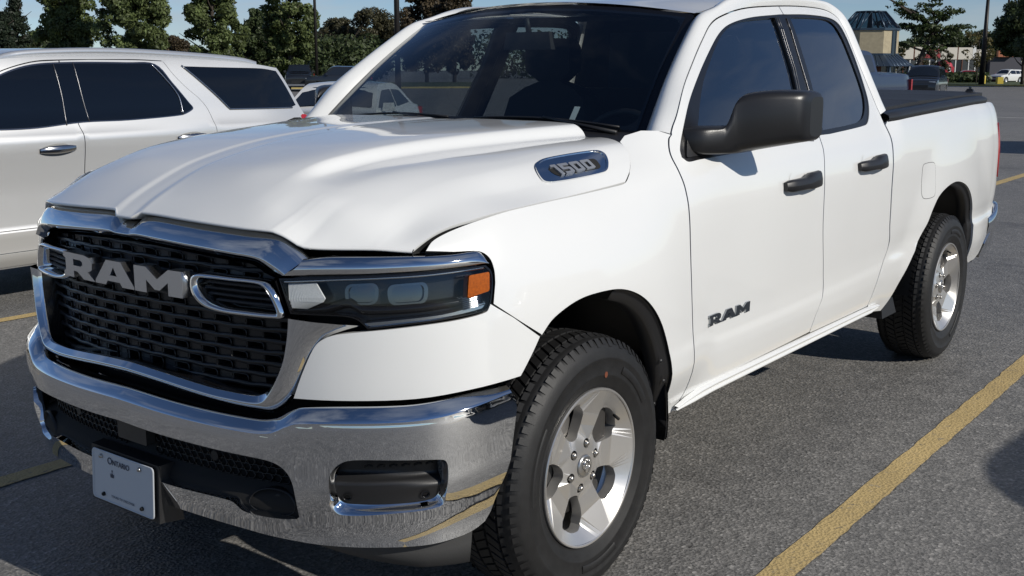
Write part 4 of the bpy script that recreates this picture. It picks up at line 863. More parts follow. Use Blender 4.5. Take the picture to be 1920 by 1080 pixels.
# interior seen through the glass
mb = MB(); rows = []
for q, (dx_, dz_) in enumerate(((-.0, -.02), (.16, .0), (.30, -.03), (.36, -.16), (.36, -.4))): rows.append(np.stack([.58+dx_+.04*sA**2, -.80*sA*(1-.02*q), 1.335+dz_+0*sA], -1))
mb.grid(np.array(rows), 0, True, flip=True); mb.build('dashboard', M_DASH, TRUCK)
def seat(y, x=1.55):
    m_ = MB(); rows = []
    for z, x0, x1, w in ((.78, -.30, .22, .22), (.92, -.32, .24, .25), (1.0, -.28, .20, .25), (1.02, .06, .26, .25), (1.25, .12, .30, .26), (1.45, .17, .31, .22), (1.50, .19, .30, .14), (1.53, .20, .28, .06)):
        rows.append([(x+x0, y-w, z), (x+x0, y+w, z), (x+x1, y+w, z), (x+x1, y-w, z), (x+x0, y-w, z)])
    m_.grid(rows, 0, True); 
    hr_ = [[(x+.20+a*.5, y-.13*b, 1.53+c), (x+.20+a*.5, y+.13*b, 1.53+c), (x+.28, y+.13*b, 1.53+c), (x+.28, y-.13*b, 1.53+c), (x+.20+a*.5, y-.13*b, 1.53+c)] for a, b, c in ((0, .5, 0), (-.04, 1, .05), (-.04, 1, .16), (0, .8, .2), (.1, .1, .205))]
    m_.grid(hr_, 0, True); return m_.build('seat', M_SEAT, TRUCK)
seat(-.42); seat(.42); 
mb = MB(); mb.box((2.38, 0, 1.18), (.16, 1.5, .62)); mb.box((2.15, 0, .9), (.5, 1.5, .16)); mb.build('rear_seat', M_SEAT, TRUCK)
mb = MB(); th = np.linspace(0, 2*np.pi, 33); ca, sa = np.cos(th), np.sin(th); ctr = np.array([1.02, -.42, 1.25]); ax1 = np.array([0, 1, 0]); ax2 = np.array([.42, 0, .907])
mb.tube([ctr+.19*(c*ax1+s*ax2) for c, s in zip(ca, sa)], .014, 8, cap=False); mb.tube([ctr-.18*ax1, ctr+.18*ax1], .02, 6); mb.tube([ctr, ctr-.18*ax2], .02, 6); mb.tube([ctr, ctr+np.array([-.25, 0, -.12])], .035, 8); mb.build('steering_wheel', M_DASH, TRUCK)
mb = MB(); mb.box((1.02, 0, 1.70), (.03, .24, .07), taper=.9); mb.tube([(1.02, 0, 1.73), (1.0, 0, 1.79)], .012, 6); mb.build('interior_mirror', M_DASH, TRUCK)
mb = MB(); mb.add([WS(.63, .10)+np.array([.010, 0, -.010]), WS(.60, .10)+np.array([.010, 0, -.010]), WS(.60, .20)+np.array([.010, 0, -.010]), WS(.63, .20)+np.array([.010, 0, -.010])], [(0, 1, 2, 3)], smooth=False); mb.build('windshield_sticker', mat('paper', (.55, .6, .62), .7), WSH)
# roof lining, floor; added dark backing stands in for shade behind panel gaps
mb = MB(); mb.add([(1.2, -.64, 1.80), (1.2, .64, 1.80), (2.48, .64, 1.84), (2.48, -.64, 1.84)], [(0, 1, 2, 3)], smooth=False); mb.build('headliner', mat('headliner_cloth', (.12, .12, .12), .9), TRUCK)
mb = MB(); mb.box((1.55, 0, .52), (2.1, 1.84, .10)); mb.box((.60, 0, .85), (.06, 1.66, .72)); mb.build('cab_floor', M_DULL, TRUCK)
mb = MB(); sh = arr([(.62, .50), (2.55, .50), (2.60, .80), (2.58, 1.26), (.64, 1.26)]); panel(mb, FO(-.03), dens(sh, 10), (), .08, .05); both(mb, 'door_gap_backing', M_DARK, TRUCK)
mb = MB(); sh = arr([(-.40, 1.02), (-.2, 1.0), (.3, .96), (.52, .70), (.60, .50), (.63, .50), (.63, 1.30), (.45, 1.30), (.30, 1.20), (-.40, 1.14)]); panel(mb, FO(-.028), dens(sh, 6), (), .06, .0); both(mb, 'fender_gap_backing', M_DARK, TRUCK)
# wheel-house liners
def liner(cx, r, w0, w1, a0, a1, zc=.40):
    th = np.linspace(math.radians(a0), math.radians(a1), 28); m_ = MB(); P = []
    for t in th:
        P.append([(cx+r*math.cos(t), -w, zc+r*math.sin(t)) for w in (w0, w0-.03, w1)])
    m_.grid(P, 0, True); 
    c = [(cx, -w1, zc)]+[(cx+r*math.cos(t), -w1, zc+r*math.sin(t)) for t in th]; m_.add(c, [(0, i+1, i+2) for i in range(len(th)-1)], None, 0, False)
    return m_
both(liner(.03, .535, .975, .50, 14, 160), 'wheel_liner', M_BLACK, TRUCK); both(liner(3.57, .58, .975, .50, 6, 176), 'wheel_liner', M_BLACK, TRUCK)
# liner edge strips that show at the rear of each front arch, plus clips and the mud guard
mb = MB(); L = curve(archf[7:], 6); rows = [flank(L[:, 0]-q*.042, L[:, 1]-q*.028, -.012-.010*(1 if q else 0)) for q in (0., .3, 1.)]; rows.append(rows[-1]+np.array([0, .05, 0])); mb.grid(np.array(rows), 0, True)
for x, z in ((.368, .66), (.40, .585), (.40, .50)): mb.lathe([(.0, -.004), (.006, -.004), (.008, 0)], 8, 'y', tuple(flank(x, z, -.012)))
both(mb, 'arch_lip', M_BLACK, TRUCK)
mb = MB(); rows = [[(x, -w, z) for w in (.80, .96, 1.005, 1.0)] for x, z in ((.425, .60), (.432, .52), (.440, .44), (.436, .385), (.428, .37))]; mb.grid(rows, 0, True); mb.grid([[(x+.014, y, z) for x, y, z in r] for r in rows], 0, True, flip=True); mb.grid([[r[-1], (r[-1][0]+.014, r[-1][1], r[-1][2])] for r in rows], 0, False); both(mb, 'mud_guard', M_BLACK, TRUCK)
mb = MB(); L = curve(archr[6:], 6); rows = [flank(L[:, 0]-q*.05, L[:, 1]-q*.02, -.012-.01*(1 if q else 0)) for q in (0., .3, 1.)]; rows.append(rows[-1]+np.array([0, .05, 0])); mb.grid(np.array(rows), 0, True); both(mb, 'arch_lip', M_BLACK, TRUCK)
mb = MB(); mb.box((2.70, -.90, .43), (.20, .16, .08), taper=.8); both(mb, 'mud_guard', M_BLACK, TRUCK)
mb = MB(); mb.box((4.00, -.90, .52), (.03, .14, .12)); both(mb, 'mud_guard', M_BLACK, TRUCK)
# frame, axles, tank: what shows under the truck
mb = MB()
for y in (-.48, .48): mb.box((1.9, y, .52), (5.0, .09, .14))
mb.box((1.0, 0, .50), (1.0, .5, .2)); mb.box((2.3, -.2, .50), (1.0, .35, .22)); mb.box((0, 0, .78), (1.1, 1.0, .6))
mb.tube([(3.569, -.8, .40), (3.569, .8, .40)], .055, 10); mb.lathe([(0, -.16), (.12, -.12), (.16, 0), (.12, .12), (0, .16)], 14, 'y', (3.569, 0, .40)); mb.tube([(0, -.75, .40), (0, .75, .40)], .045, 8); mb.tube([(1.2, .2, .42), (4.2, .5, .42)], .04, 8)
mb.build('chassis', M_DULL, TRUCK)
# ---- nose: fascia under the lamps --------------------------------------
NZ = lambda a, b: nose(a, b, 0)
fas = np.concatenate([curve([(.806, .9285), (.9403, .9385), (1.058, .9465), (1.136, .9585), (1.1515, .978)], 5), [(1.2183, .9340), (1.3045, .8690)], curve([(1.3045, .8690), (1.2764, .8314), (1.2455, .7927), (1.2299, .7735)], 4)[1:], curve([(1.2299, .7735), (1.0778, .7600), (.9359, .7485), (.7711, .7465), (.612, .7445)], 4)[1:], curve([(.612, .7445), (.6393, .814), (.6708, .8796), (.6947, .9046), (.7336, .9198), (.806, .9285)], 4)[1:-1]])
mb = MB(); panel(mb, NZ, fas[::-1], (), .03, .02); both(mb, 'fascia_corner', M_PAINT, TRUCK)
# ---- headlights ---------------------------------------------------------
lamp = curve([(.572, 1.057), (.72, 1.066), (.851, 1.071), (.997, 1.0745), (1.152, 1.0795), (1.167, 1.062), (1.166, 1.0316), (1.153, .981), (1.136, .9625), (1.012, .949), (.9125, .943), (.8166, .9345), (.787, .960), (.744, .968), (.608, .968), (.582, 1.035)], 4, True, (0, 4, 11, 14))
HL = []
for k in (False, True):
    mb = MB(); panel(mb, NZ, lamp, [(lamp-lamp.mean(0))*np.array([.985, .93])+lamp.mean(0)], .03, .05); h = mb.build('headlight', M_GLOSSB, TRUCK, mirror=k); HL.append(h)
    mb = MB(); panel(mb, NS(-.048), lamp, (), .04, 0); mb.build('lamp_bowl', mat('lamp_bowl_dark', (.05, .052, .055), .18, .7), h, mirror=k)
    mb = MB(); panel(mb, NS(-.002), (lamp-lamp.mean(0))*np.array([.985, .93])+lamp.mean(0), (), .03, .002); mb.build('lens_cover', M_LENS, h, mirror=k)
    am = rpoly([(1.085, 1.000), (1.152, 1.013), (1.160, 1.062), (1.096, 1.058)], .006)
    mb = MB(); panel(mb, NS(.0012), am, (), .02, .030); mb.build('side_reflector', M_AMBER, h, mirror=k)
    iw = rpoly([(.605, .982), (.648, .980), (.706, 1.004), (.676, 1.047), (.597, 1.039)], .006)
    mb = MB(); nf = 44; fu = np.linspace(0, 1, nf); zlo, zhi = (.982, .980, 1.004), (1.040, 1.048)
    rows = []
    for q in np.linspace(0, 1, 8):      # fluted reflector
        L0 = .601+(.596-.601)*q; L1 = .652+.054*min(q/.35, 1)-.030*max(0, (q-.35)/.65); us_ = L0+(L1-L0)*fu; rows.append(nose(us_, .981+.062*q+.006*fu*q, -.010-.0036*(np.arange(nf) % 2)))
    mb.grid(np.array(rows), 0, False); mb.build('turn_lamp', M_LAMPW, h, mirror=k)
    dr = curve([(.80, .948), (.90, .955), (1.012, .961), (1.08, .970), (1.140, .985), (1.142, .978), (1.128, .967), (1.012, .953), (.9125, .947), (.822, .940)], 4, True, (0, 4, 5, 9))
    mb = MB(); panel(mb, NS(-.010), dr, (), .03, .03); mb.build('light_bar', mat('lamp_silver', (.55, .56, .58), .16, 1.), h, mirror=k)
    mb = MB()   # ribbed side lamp behind the amber block
    for i in range(7): z = .968+i*.0048; mb.tube([nose(np.array(a), np.array(z+.010*(a-1.07)/.07), -.010) for a in np.linspace(1.075, 1.140, 4)], .0016, 5)
    mb.build('lamp_rib', MATS['lamp_silver'], h, mirror=k)
    mb = MB(); L = curve([(.585, 1.048), (.72, 1.0585), (.851, 1.0635), (.997, 1.067), (1.15, 1.0725)], 5); rows = [nose(L[:, 0], L[:, 1]+dz, o) for dz, o in ((-.004, -.02), (-.003, -.006), (.003, -.006), (.004, -.02))]; mb.grid(np.array(rows), 0, True, flip=True); mb.build('chrome_edge', M_CHROME, h, mirror=k)
    for uc, w_, zc in ((.93, .105, 1.012), (.80, .085, 1.014)):   # projector units
        mb = MB(); bx = rpoly([(uc-w_*.55, zc-.024), (uc+w_*.5, zc-.022), (uc+w_*.55, zc+.034), (uc-w_*.6, zc+.030)], .024, 6)
        panel(mb, NS(-.030), bx, [(bx-bx.mean(0))*.80+bx.mean(0)], .03, .02); panel(mb, NS(-.040), (bx-bx.mean(0))*.82+bx.mean(0), (), .03, 0, mi=1)
        mb.build('projector', [mat('lamp_grey', (.20, .21, .22), .15, 1.), mat('projector_lens', (.16, .17, .19), .08, 1.), mat('projector_core', (.30, .33, .36), .15, .6)], h, mirror=k)
    mb = MB(); L = curve([(.60, .975), (.70, .985), (.76, 1.0), (.80, .983), (.95, .984), (1.07, .990)], 5); rows = [nose(L[:, 0], L[:, 1]+dz, o) for dz, o in ((.008, -.045), (.006, -.022), (-.010, -.018), (-.02, -.045))]; mb.grid(np.array(rows), 0, True); mb.build('lamp_shelf', M_GLOSSB, h, mirror=k)
# chrome strip above each headlight, and the black gap behind it
st_t = curve([(.632, 1.1085), (.72, 1.1148), (.938, 1.1145), (1.05, 1.1135), (1.130, 1.1165), (1.150, 1.106), (1.158, 1.086)], 5); st_b = curve([(.578, 1.0625), (.70, 1.070), (.8513, 1.0755), (.9937, 1.0785), (1.06, 1.080), (1.11, 1.0815), (1.158, 1.0835)], 5)
rows = [nose(st_t[:, 0], st_t[:, 1], -.028)]
for q in np.linspace(0, 1, 9):
    L = st_t+(st_b-st_t)*q; rows.append(nose(L[:, 0], L[:, 1]-.0*q, .012*math.sin(math.pi*(.12+.80*q))-.002))
rows.append(nose(st_b[:, 0], st_b[:, 1], -.02))
mb = MB(); mb.grid(np.array(rows), 0, True, flip=False); both(mb, 'lamp_brow', M_CHROME, TRUCK)
# ---- grille surround ------------------------------------------------------
def resample(L, n):
    L = arr(L); s = np.concatenate([[0], np.cumsum(np.linalg.norm(np.diff(L[:, :2], axis=0), axis=1))]); q = np.linspace(0, s[-1], n); return np.stack([np.interp(q, s, L[:, i]) for i in range(L.shape[1])], -1)
def sym(L): L = np.asarray(L); M_ = L[::-1].copy(); M_[:, 0] *= -1; return np.concatenate([M_[:-1], L])
def wr(L, d): L = np.asarray(L); return wrap(L[:, 0], L[:, 1], d)
n0 = 61
to = curve([(0, 1.164), (.03, 1.165), (.062, 1.183), (.12, 1.1845), (.25, 1.1805), (.405, 1.1745), (.553, 1.165), (.610, 1.137), (.648, 1.110)], 6, False, (1, 2)); tr = curve([(0, 1.1335), (.03, 1.1335), (.062, 1.1365), (.12, 1.135), (.28, 1.127), (.433, 1.118), (.518, 1.110), (.565, 1.0906), (.597, 1.070)], 6, False); ti = curve([(0, 1.1135), (.03, 1.113), (.062, 1.1115), (.12, 1.109), (.245, 1.104), (.405, 1.0945), (.487, 1.089), (.533, 1.067), (.562, 1.057)], 6, False)
mb = MB(); rows = [wr(sym(to), -.055), wr(sym(to), -.037)]
for q in (.35, .7, .92): rows.append(wr(sym(to+(tr-to)*q), -.037+.037*q+.006*math.sin(math.pi*q)))
rows.append(wr(sym(tr), .0005)); rows.append(wr(sym(tr+(ti-tr)*.12), -.003)); rows.append(wr(sym(ti), -.022)); rows.append(wr(sym(ti+np.array([0, .004])), -.07))
mb.grid(np.array(rows), 0, True, flip=True); SUR = mb.build('grille_surround', M_CHROME, TRUCK)
lo_ = curve([(.795, .9435), (.745, .928), (.706, .910), (.6685, .866), (.6395, .807), (.606, .7435), (.557, .701), (.50, .696), (.40, .699), (.282, .707), (.14, .7165), (0, .7205)], 6); lr = curve([(.616, .962), (.614, .935), (.608, .895), (.597, .847), (.580, .806), (.556, .762), (.532, .733), (.500, .7245), (.43, .7255), (.357, .728), (.16, .742), (0, .7485)], 6); li = curve([(.606, .955), (.604, .925), (.598, .8914), (.587, .8474), (.569, .8045), (.543, .7630), (.515, .745), (.488, .7405), (.42, .7415), (.345, .744), (.15, .7575), (0, .7635)], 6)
mb = MB(); rows = []
def sym2(L): return sym(L[::-1])
rows.append(wr(sym2(lo_), -.03)); rows.append(wr(sym2(lo_), -.010))
for q in (.3, .65, .9): rows.append(wr(sym2(lo_+(lr-lo_)*q), -.008+.028*math.sin(math.pi/2*q)))
rows.append(wr(sym2(lr), .0205))
for q in (.15, .4, .7, .92, 1.): rows.append(wr(sym2(lr+(li-lr)*q), .0205-.017*q))
rows.append(wr(sym2(li+np.array([0, .0005])), -.008))
mb.grid(np.array(rows), 0, True, flip=False); mb.build('lower_surround', M_CHROME, SUR)
mb = MB(); mb.grid(np.array([wr(sym2(li), -.0075), wr(sym2(li), -.10)]), 0, True); mb.grid(np.array([wr(sym(ti), -.021), wr(sym(ti), -.10)]), 0, True); sd_ = np.array([(.561, 1.058), (.575, 1.02), (.59, .98), (.605, .953)])
for s_ in (1, -1): mb.grid(np.array([wrap(s_*sd_[:, 0], sd_[:, 1], -.012), wrap(s_*sd_[:, 0], sd_[:, 1], -.10)]), 0, True)
mb.build('grille_frame', M_GLOSSB, SUR)
# black gap fillers behind the chrome
mb = MB(); rows = [wr(sym(np.stack([np.linspace(0, 1.15, 30), 0*np.linspace(0, 1, 30)+z], -1)), d) for z, d in ((1.095, -.080), (1.06, -.080), (.75, -.095), (.64, -.10))]; mb.grid(np.array(rows), 0, True); mb.build('grille_backing', M_DARK, TRUCK)
mb = MB(); uu = np.linspace(0, 1.20, 30); rows = [wr(sym(np.stack([uu, 0*uu+np.interp(uu, [0, .5, .60, .64, 1.2], [1.165, 1.145, 1.115, 1.108, 1.108])], -1)), -.062), wr(sym(np.stack([uu, 0*uu+1.085], -1)), -.066)]; mb.grid(np.array(rows), 0, True); mb.build('hood_seal', M_BLACK, TRUCK)
# ---- grille mesh: rows of wavy bars with staggered links --------------------
op = np.concatenate([sym(ti), sym2(li)[::-1]*1.0]); 
opl = np.concatenate([ti, [(.585, 1.0), (.598, .955)], li]); 
def uhalf(z): 
    if z > 1.057: return float(np.interp(z, ti[::-1, 1], ti[::-1, 0]))
    if z > .955: return float(np.interp(z, [.955, 1.057], [.600, .575]))
    L = li[:40]; return float(np.interp(z, L[::-1, 1], L[::-1, 0]))
mb = MB(); pitch = .0315; z = .752; r_ = 0
while z < 1.106:
    uh = uhalf(z)+.004; us = np.linspace(-uh, uh, 121)
    ph = us/.058*math.pi+(r_ % 2)*math.pi
    zc = z+.0012*np.tanh(2.5*np.sin(ph)); 
    rows = [wrap(us, zc+a, d+0*us) for a, d in ((-.0070, -.085), (-.0070, -.053), (-.0050, -.0485), (.0050, -.0485), (.0070, -.053), (.0070, -.085))]
    mb.grid(np.array(rows), 0, True, flip=True)
    k = -12
    for k in range(-12, 13):          # links
        uc = (k+.5*(r_ % 2))*.116
        if abs(uc) > uh-.03: continue
        w_ = .030; V = []
        for du, dz, d in ((-w_, -.004, -.085), (w_, -.004, -.085), (w_, pitch+.004, -.085), (-w_, pitch+.004, -.085), (-w_*.90, .003, -.056), (w_*.90, .003, -.056), (w_*.90, pitch-.003, -.056), (-w_*.90, pitch-.003, -.056)): V.append(wrap(np.array(uc+du), z+dz, d))
        mb.add(V, [(4, 5, 6, 7), (0, 1, 5, 4), (1, 2, 6, 5), (2, 3, 7, 6), (3, 0, 4, 7)], None, 0, False)
        us_ = uc+.058
        if abs(us_) < uh-.02:      # raised rim of the slot beside this link
            lp_ = rpoly([(us_-.031, z+.0055), (us_+.031, z+.0055), (us_+.026, z+pitch-.0055), (us_-.031, z+pitch-.0055)], .006, 2); lp_ = np.concatenate([lp_, lp_[:1]]); mb.tube(wrap(lp_[:, 0], lp_[:, 1], -.0500), .0021, 4, cap=False)
    z += pitch; r_ += 1
mb.build('grille_mesh', mat('grille_black', (.012, .012, .013), .30, bump=(90., .03)), SUR)
# nostril rings with slats
no = curve([(.291, 1.040), (.319, 1.053), (.43, 1.053), (.531, 1.050), (.566, 1.028), (.594, .962), (.566, .9535), (.47, .953), (.386, .9555), (.3246, .9677), (.291, .998)], 5, True); ni = curve([(.308, 1.034), (.333, 1.0415), (.43, 1.0425), (.521, 1.040), (.546, 1.019), (.569, .973), (.552, .9675), (.47, .968), (.396, .9695), (.3393, .982), (.309, 1.009)], 5, True)
for k in (False, True):
    mb = MB(); md = no+(ni-no)*.5; C_ = [wr(no, -.06), wr(no, -.008), wr(no+(ni-no)*.25, .006), wr(no+(ni-no)*.75, .004), wr(ni, -.012), wr(ni, -.07)]; mb.grid(np.transpose(np.array(C_), (1, 0, 2)), 0, True, closed=True, flip=True); mb.build('nostril_ring', M_CHROME, SUR, mirror=k)
    mb = MB()
    for i in range(4):
        zz = .981+i*.0155; ua = float(np.interp(zz, [.968, .985, 1.01, 1.042], [.40, .335, .31, .325])); ub = float(np.interp(zz, [.968, 1.019, 1.04], [.566, .546, .522])); us = np.linspace(ua, ub, 12)
        mb.grid(np.array([wrap(us, zz+a+0*us, d) for a, d in ((-.006, -.062), (-.004, -.030), (.002, -.027), (.004, -.062))]), 0, True, flip=True)
    mb.build('nostril_slat', M_BLACK, SUR, mirror=k)
    mb = MB(); V, T, lp = fill(ni, (), .04); mb.add(wrap(V[:, 0], V[:, 1], -.058), T); mb.build('nostril_back', M_GLOSSB, SUR, mirror=k)
# chrome letters
BE = lambda d: (lambda a, b: wrap(a, b, d))
letters('RAM', (-.292, .9845), (.1745, 0), (0, .072), {'R': 1.03, 'A': 1.10, 'M': 1.2}, BE(.022), BE(-.02), M_LETTER, SUR, 'grille_letter')

# ---- front bumper -----------------------------------------------------------
uB = [0, .06, .21, .39, .507, .565, .609, .64, .80, .906, .987, 1.10, 1.19]
zcr = pchip(uB, [.662, .661, .657, .654, .653, .659, .680, .692, .701, .7015, .706, .722, .735])       # crest
ztp = pchip([0, .163, .40, .52, .576, .605, .80, .94, 1.09, 1.20], [.668, .6655, .661, .660, .684, .7115, .7215, .7205, .7235, .7365])
zbt = pchip([0, .2, .42, .54, .65, .84, .95, 1.06, 1.12, 1.16, 1.2], [.372, .374, .370, .3605, .352, .3485, .3460, .354, .372, .41, .56])
def db(u, z):
    u = np.abs(u); c = zcr(u); q = (c-z)
    d = .050-.003*np.exp(-(q/.012)**2)*(q < .05)-.030*sst(.17, .34, q)-.004*sst(.03, .17, q)
    return d-.012*sst(.95, 1.2, u)
def BU(a, b): return wrap(a, b, db(a, b))
ue = lambda z: np.interp(z, [.345, .372, .385, .526, .69, .735], [1.08, 1.128, 1.142, 1.192, 1.212, 1.205])
top = np.stack([np.linspace(0, 1.196, 60), 0*np.linspace(0, 1, 60)], -1); top[:, 1] = zcr(top[:, 0])-.0005
zz_ = np.linspace(.725, .40, 10); side = np.stack([ue(zz_), zz_], -1)
bot = np.stack([np.linspace(1.128, 0, 50), 0*np.linspace(0, 1, 50)], -1); bot[:, 1] = zbt(bot[:, 0])
half = np.concatenate([top, side, bot]); oth = half[::-1].copy(); oth[:, 0] *= -1; outl = np.concatenate([half, oth[1:-1]])
opn = np.concatenate([curve([(0, .599), (.15, .5945), (.3845, .591), (.552, .5847), (.6013, .5644), (.6247, .5188), (.6305, .43)], 6), curve([(.622, .4225), (.575, .4195), (.472, .4245), (.430, .450), (.21, .4475), (0, .4485)], 5)]); opo = opn[::-1].copy(); opo[:, 0] *= -1; opnf = np.concatenate([opn, opo[1:-1]])
fogo = curve([(.7032, .5351), (.7137, .5794), (.7593, .613), (.87, .6105), (.9911, .6029), (1.0178, .5737), (1.0074, .4915), (.9854, .4567), (.87, .449), (.7454, .4452), (.7156, .4687)], 5, True); fogi = curve([(.7249, .5136), (.729, .562), (.7698, .596), (.87, .594), (.9845, .5873), (.9978, .5633), (.9929, .4962), (.9695, .4701), (.87, .4655), (.7793, .4671), (.7399, .4747)], 5, True)
_fc = fogi.mean(0); _ft = fogi+(fogi-_fc)/np.linalg.norm(fogi-_fc, axis=1, keepdims=True)*.007; _fw = sst(.505, .470, fogi[:, 1])[:, None]; fogo = _ft*(1-_fw)+fogo*_fw
fogm = fogo*np.array([-1, 1])
mb = MB(); panel(mb, BU, outl, [opnf, fogo, fogm], (.022, .009), .03)
us = np.linspace(-1.196, 1.196, 150); au = np.abs(us); rows = []        # top shelf
bh = .029+.006*sst(.52, .64, au)-.014*sst(1.0, 1.19, au); d0 = db(us, zcr(au)-.0005); bw = .031+.002*sst(.52, .64, au)
for fa, fb in ((0, 0), (.04, .10), (.14, .24), (.35, .46), (.60, .70), (.82, .88), (.95, .97), (1.08, 1.0)): rows.append(wrap(us, zcr(au)-.0005+bh*fb, d0-bw*fa))
rows.append(wrap(us, zcr(au)+bh*.96, d0-bw*1.6)); rows.append(wrap(us, zcr(au)+bh*.7, d0-bw*2.6)); rows.append(rows[-1]+np.array([0, 0, -.03])); mb.grid(np.array(rows), 0, True)
for s_ in (1, -1):                       # dished rims round the fog panels
    L0, L1 = fogo*np.array([s_, 1]), fogi*np.array([s_, 1]); C_ = [BU(L0[:, 0], L0[:, 1]+0)]
    for q, o in ((.2, -.003), (.5, -.016), (.85, -.026), (1., -.028)): L = L0+(L1-L0)*q; C_.append(wrap(L[:, 0], L[:, 1], db(L[:, 0], L[:, 1])+o))
    mb.grid(np.transpose(np.array(C_), (1, 0, 2)), 0, True, closed=True, flip=s_ > 0)
FB = mb.build('bumper', M_CHROME, TRUCK)
for k in (False, True):
    mb = MB()
    def FP(a, b): return wrap(a, b, db(a, b)-.028-.030*sst(.505, .535, b)*sst(.56, .53, b)*0-.035*sst(.52, .545, b+.10*(a-.86)*.3))
    panel(mb, FP, fogi, (), .012, .02); fp = mb.build('fog_panel', M_BLACK, FB, mirror=k)
    for uc in (.755, .953):
        mb = MB(); L = np.stack([uc+.013*np.cos(np.linspace(0, 2*np.pi, 17)[:-1]), .490+.011*np.sin(np.linspace(0, 2*np.pi, 17)[:-1])], -1); c = L.mean(0)
        mb.grid(np.transpose(np.array([wrap(L[:, 0], L[:, 1], db(L[:, 0], L[:, 1])-.022), wrap((c+(L-c)*.75)[:, 0], (c+(L-c)*.75)[:, 1], db(L[:, 0], L[:, 1])-.022), wrap((c+(L-c)*.7)[:, 0], (c+(L-c)*.7)[:, 1], db(L[:, 0], L[:, 1])-.03)]), (1, 0, 2)), 0, True, closed=True); V = wrap((c+(L-c)*.7)[:, 0], (c+(L-c)*.7)[:, 1], db(L[:, 0], L[:, 1])-.026); mb.add(V, [tuple(range(16))]); mb.build('park_sensor', M_GLOSSB, FB, mirror=k)
    mb = MB()
    for i in range(6): uc = .80+i*.032; mb.tube([wrap(np.array(uc), .567, -.002), wrap(np.array(uc+.010), .573, .002), wrap(np.array(uc+.02), .569, -.002)], .0035, 5)
    mb.build('fog_slot', M_DARK, FB, mirror=k)
# lower grille in the bumper opening
mb = MB(); uu = np.linspace(-.66, .66, 60); mb.grid(np.array([wrap(uu, z+0*uu, d) for z, d in ((.62, -.03), (.50, -.03), (.485, .005), (.44, .02), (.40, .0))]), 0, True, flip=True); LG = mb.build('lower_grille', mat('matt_black', (.022, .021, .020), .75, spec=.25), FB)
mb = MB()
for r_ in range(5):
    for k in range(-20, 21):
        uc = (k+.5*(r_ % 2))*.0285; zc = .508+r_*.0195
        if abs(uc) > .595 or abs(uc) < .075: continue
        t = np.linspace(0, 2*np.pi, 7); mb.tube([wrap(np.array(uc+.0135*math.cos(a)), zc+.0125*math.sin(a), -.020) for a in t], .003, 4, cap=False)
tag(mb.build('lower_mesh', M_GLOSSB, FB), kind='stuff')
mb = MB(); sp = rpoly([(-.07, .525), (.07, .525), (.07, .592), (-.07, .592)], .006); panel(mb, BE(.012), sp, (), .03, .03); mb.build('radar_panel', mat('radar_gloss', (.05, .046, .04), .10), FB)
for k in (False, True):
    tk = curve([(.475, .445), (.495, .475), (.54, .492), (.59, .485), (.612, .455), (.60, .43), (.55, .4225), (.50, .4255)], 5, True); c = tk.mean(0)
    mb = MB(); mb.grid(np.transpose(np.array([wr(c+(tk-c)*1.05, .010), wr(c+(tk-c)*1.03, .020), wr(tk, .019), wr(c+(tk-c)*.97, -.03)]), (1, 0, 2)), 0, True, closed=True, flip=True); V, T, lp = fill(tk, (), .05); mb.add(wrap(V[:, 0], V[:, 1], -.02+0*V[:, 0]), T, None, 1); mb.build('tow_hook_opening', [M_BLACK, M_DARK], FB, mirror=k)
    mb = MB(); mb.tube([wrap(np.array(a), b, .0) for a, b in ((.515, .452), (.53, .468), (.56, .472), (.58, .462))], .010, 8); mb.build('tow_hook', mat('hook_steel', (.03, .03, .03), .4, .5), FB, mirror=k)
    for uc in (.335,):
        mb = MB(); V = [wrap(np.array(uc+.014*math.cos(a)), .545+.014*math.sin(a), -.006) for a in np.linspace(0, 2*np.pi, 15)[:-1]]; mb.add(V, [tuple(range(14))]); mb.build('park_sensor', M_BLACK, FB, mirror=k)
# air dam
mb = MB(); ua = np.linspace(.62, 1.10, 30); zt_ = zbt(ua)+.012; zb_ = np.interp(ua, [.62, .72, .95, 1.10], [.338, .312, .262, .250]); rows = [np.stack([ua, zt_], -1), np.stack([ua, zt_*.5+zb_*.5], -1), np.stack([ua, zb_], -1)]
mb.grid(np.array([wr(rows[0], -.012), wr(rows[1], -.020), wr(rows[2], -.030), wr(rows[2], -.05)]), 0, True, flip=True); both(mb, 'air_dam', mat('grey_plastic', (.055, .055, .055), .55, bump=(200., .05)), TRUCK)
mb = MB(); uc_ = np.linspace(-.66, .66, 30); mb.grid(np.array([wrap(uc_, zbt(np.abs(uc_))+.006, -.01), wrap(uc_, zbt(np.abs(uc_))+.004, -.12), wrap(uc_, zbt(np.abs(uc_))+.03, -.25)]), 0, True); mb.build('skid_panel', M_DULL, TRUCK)
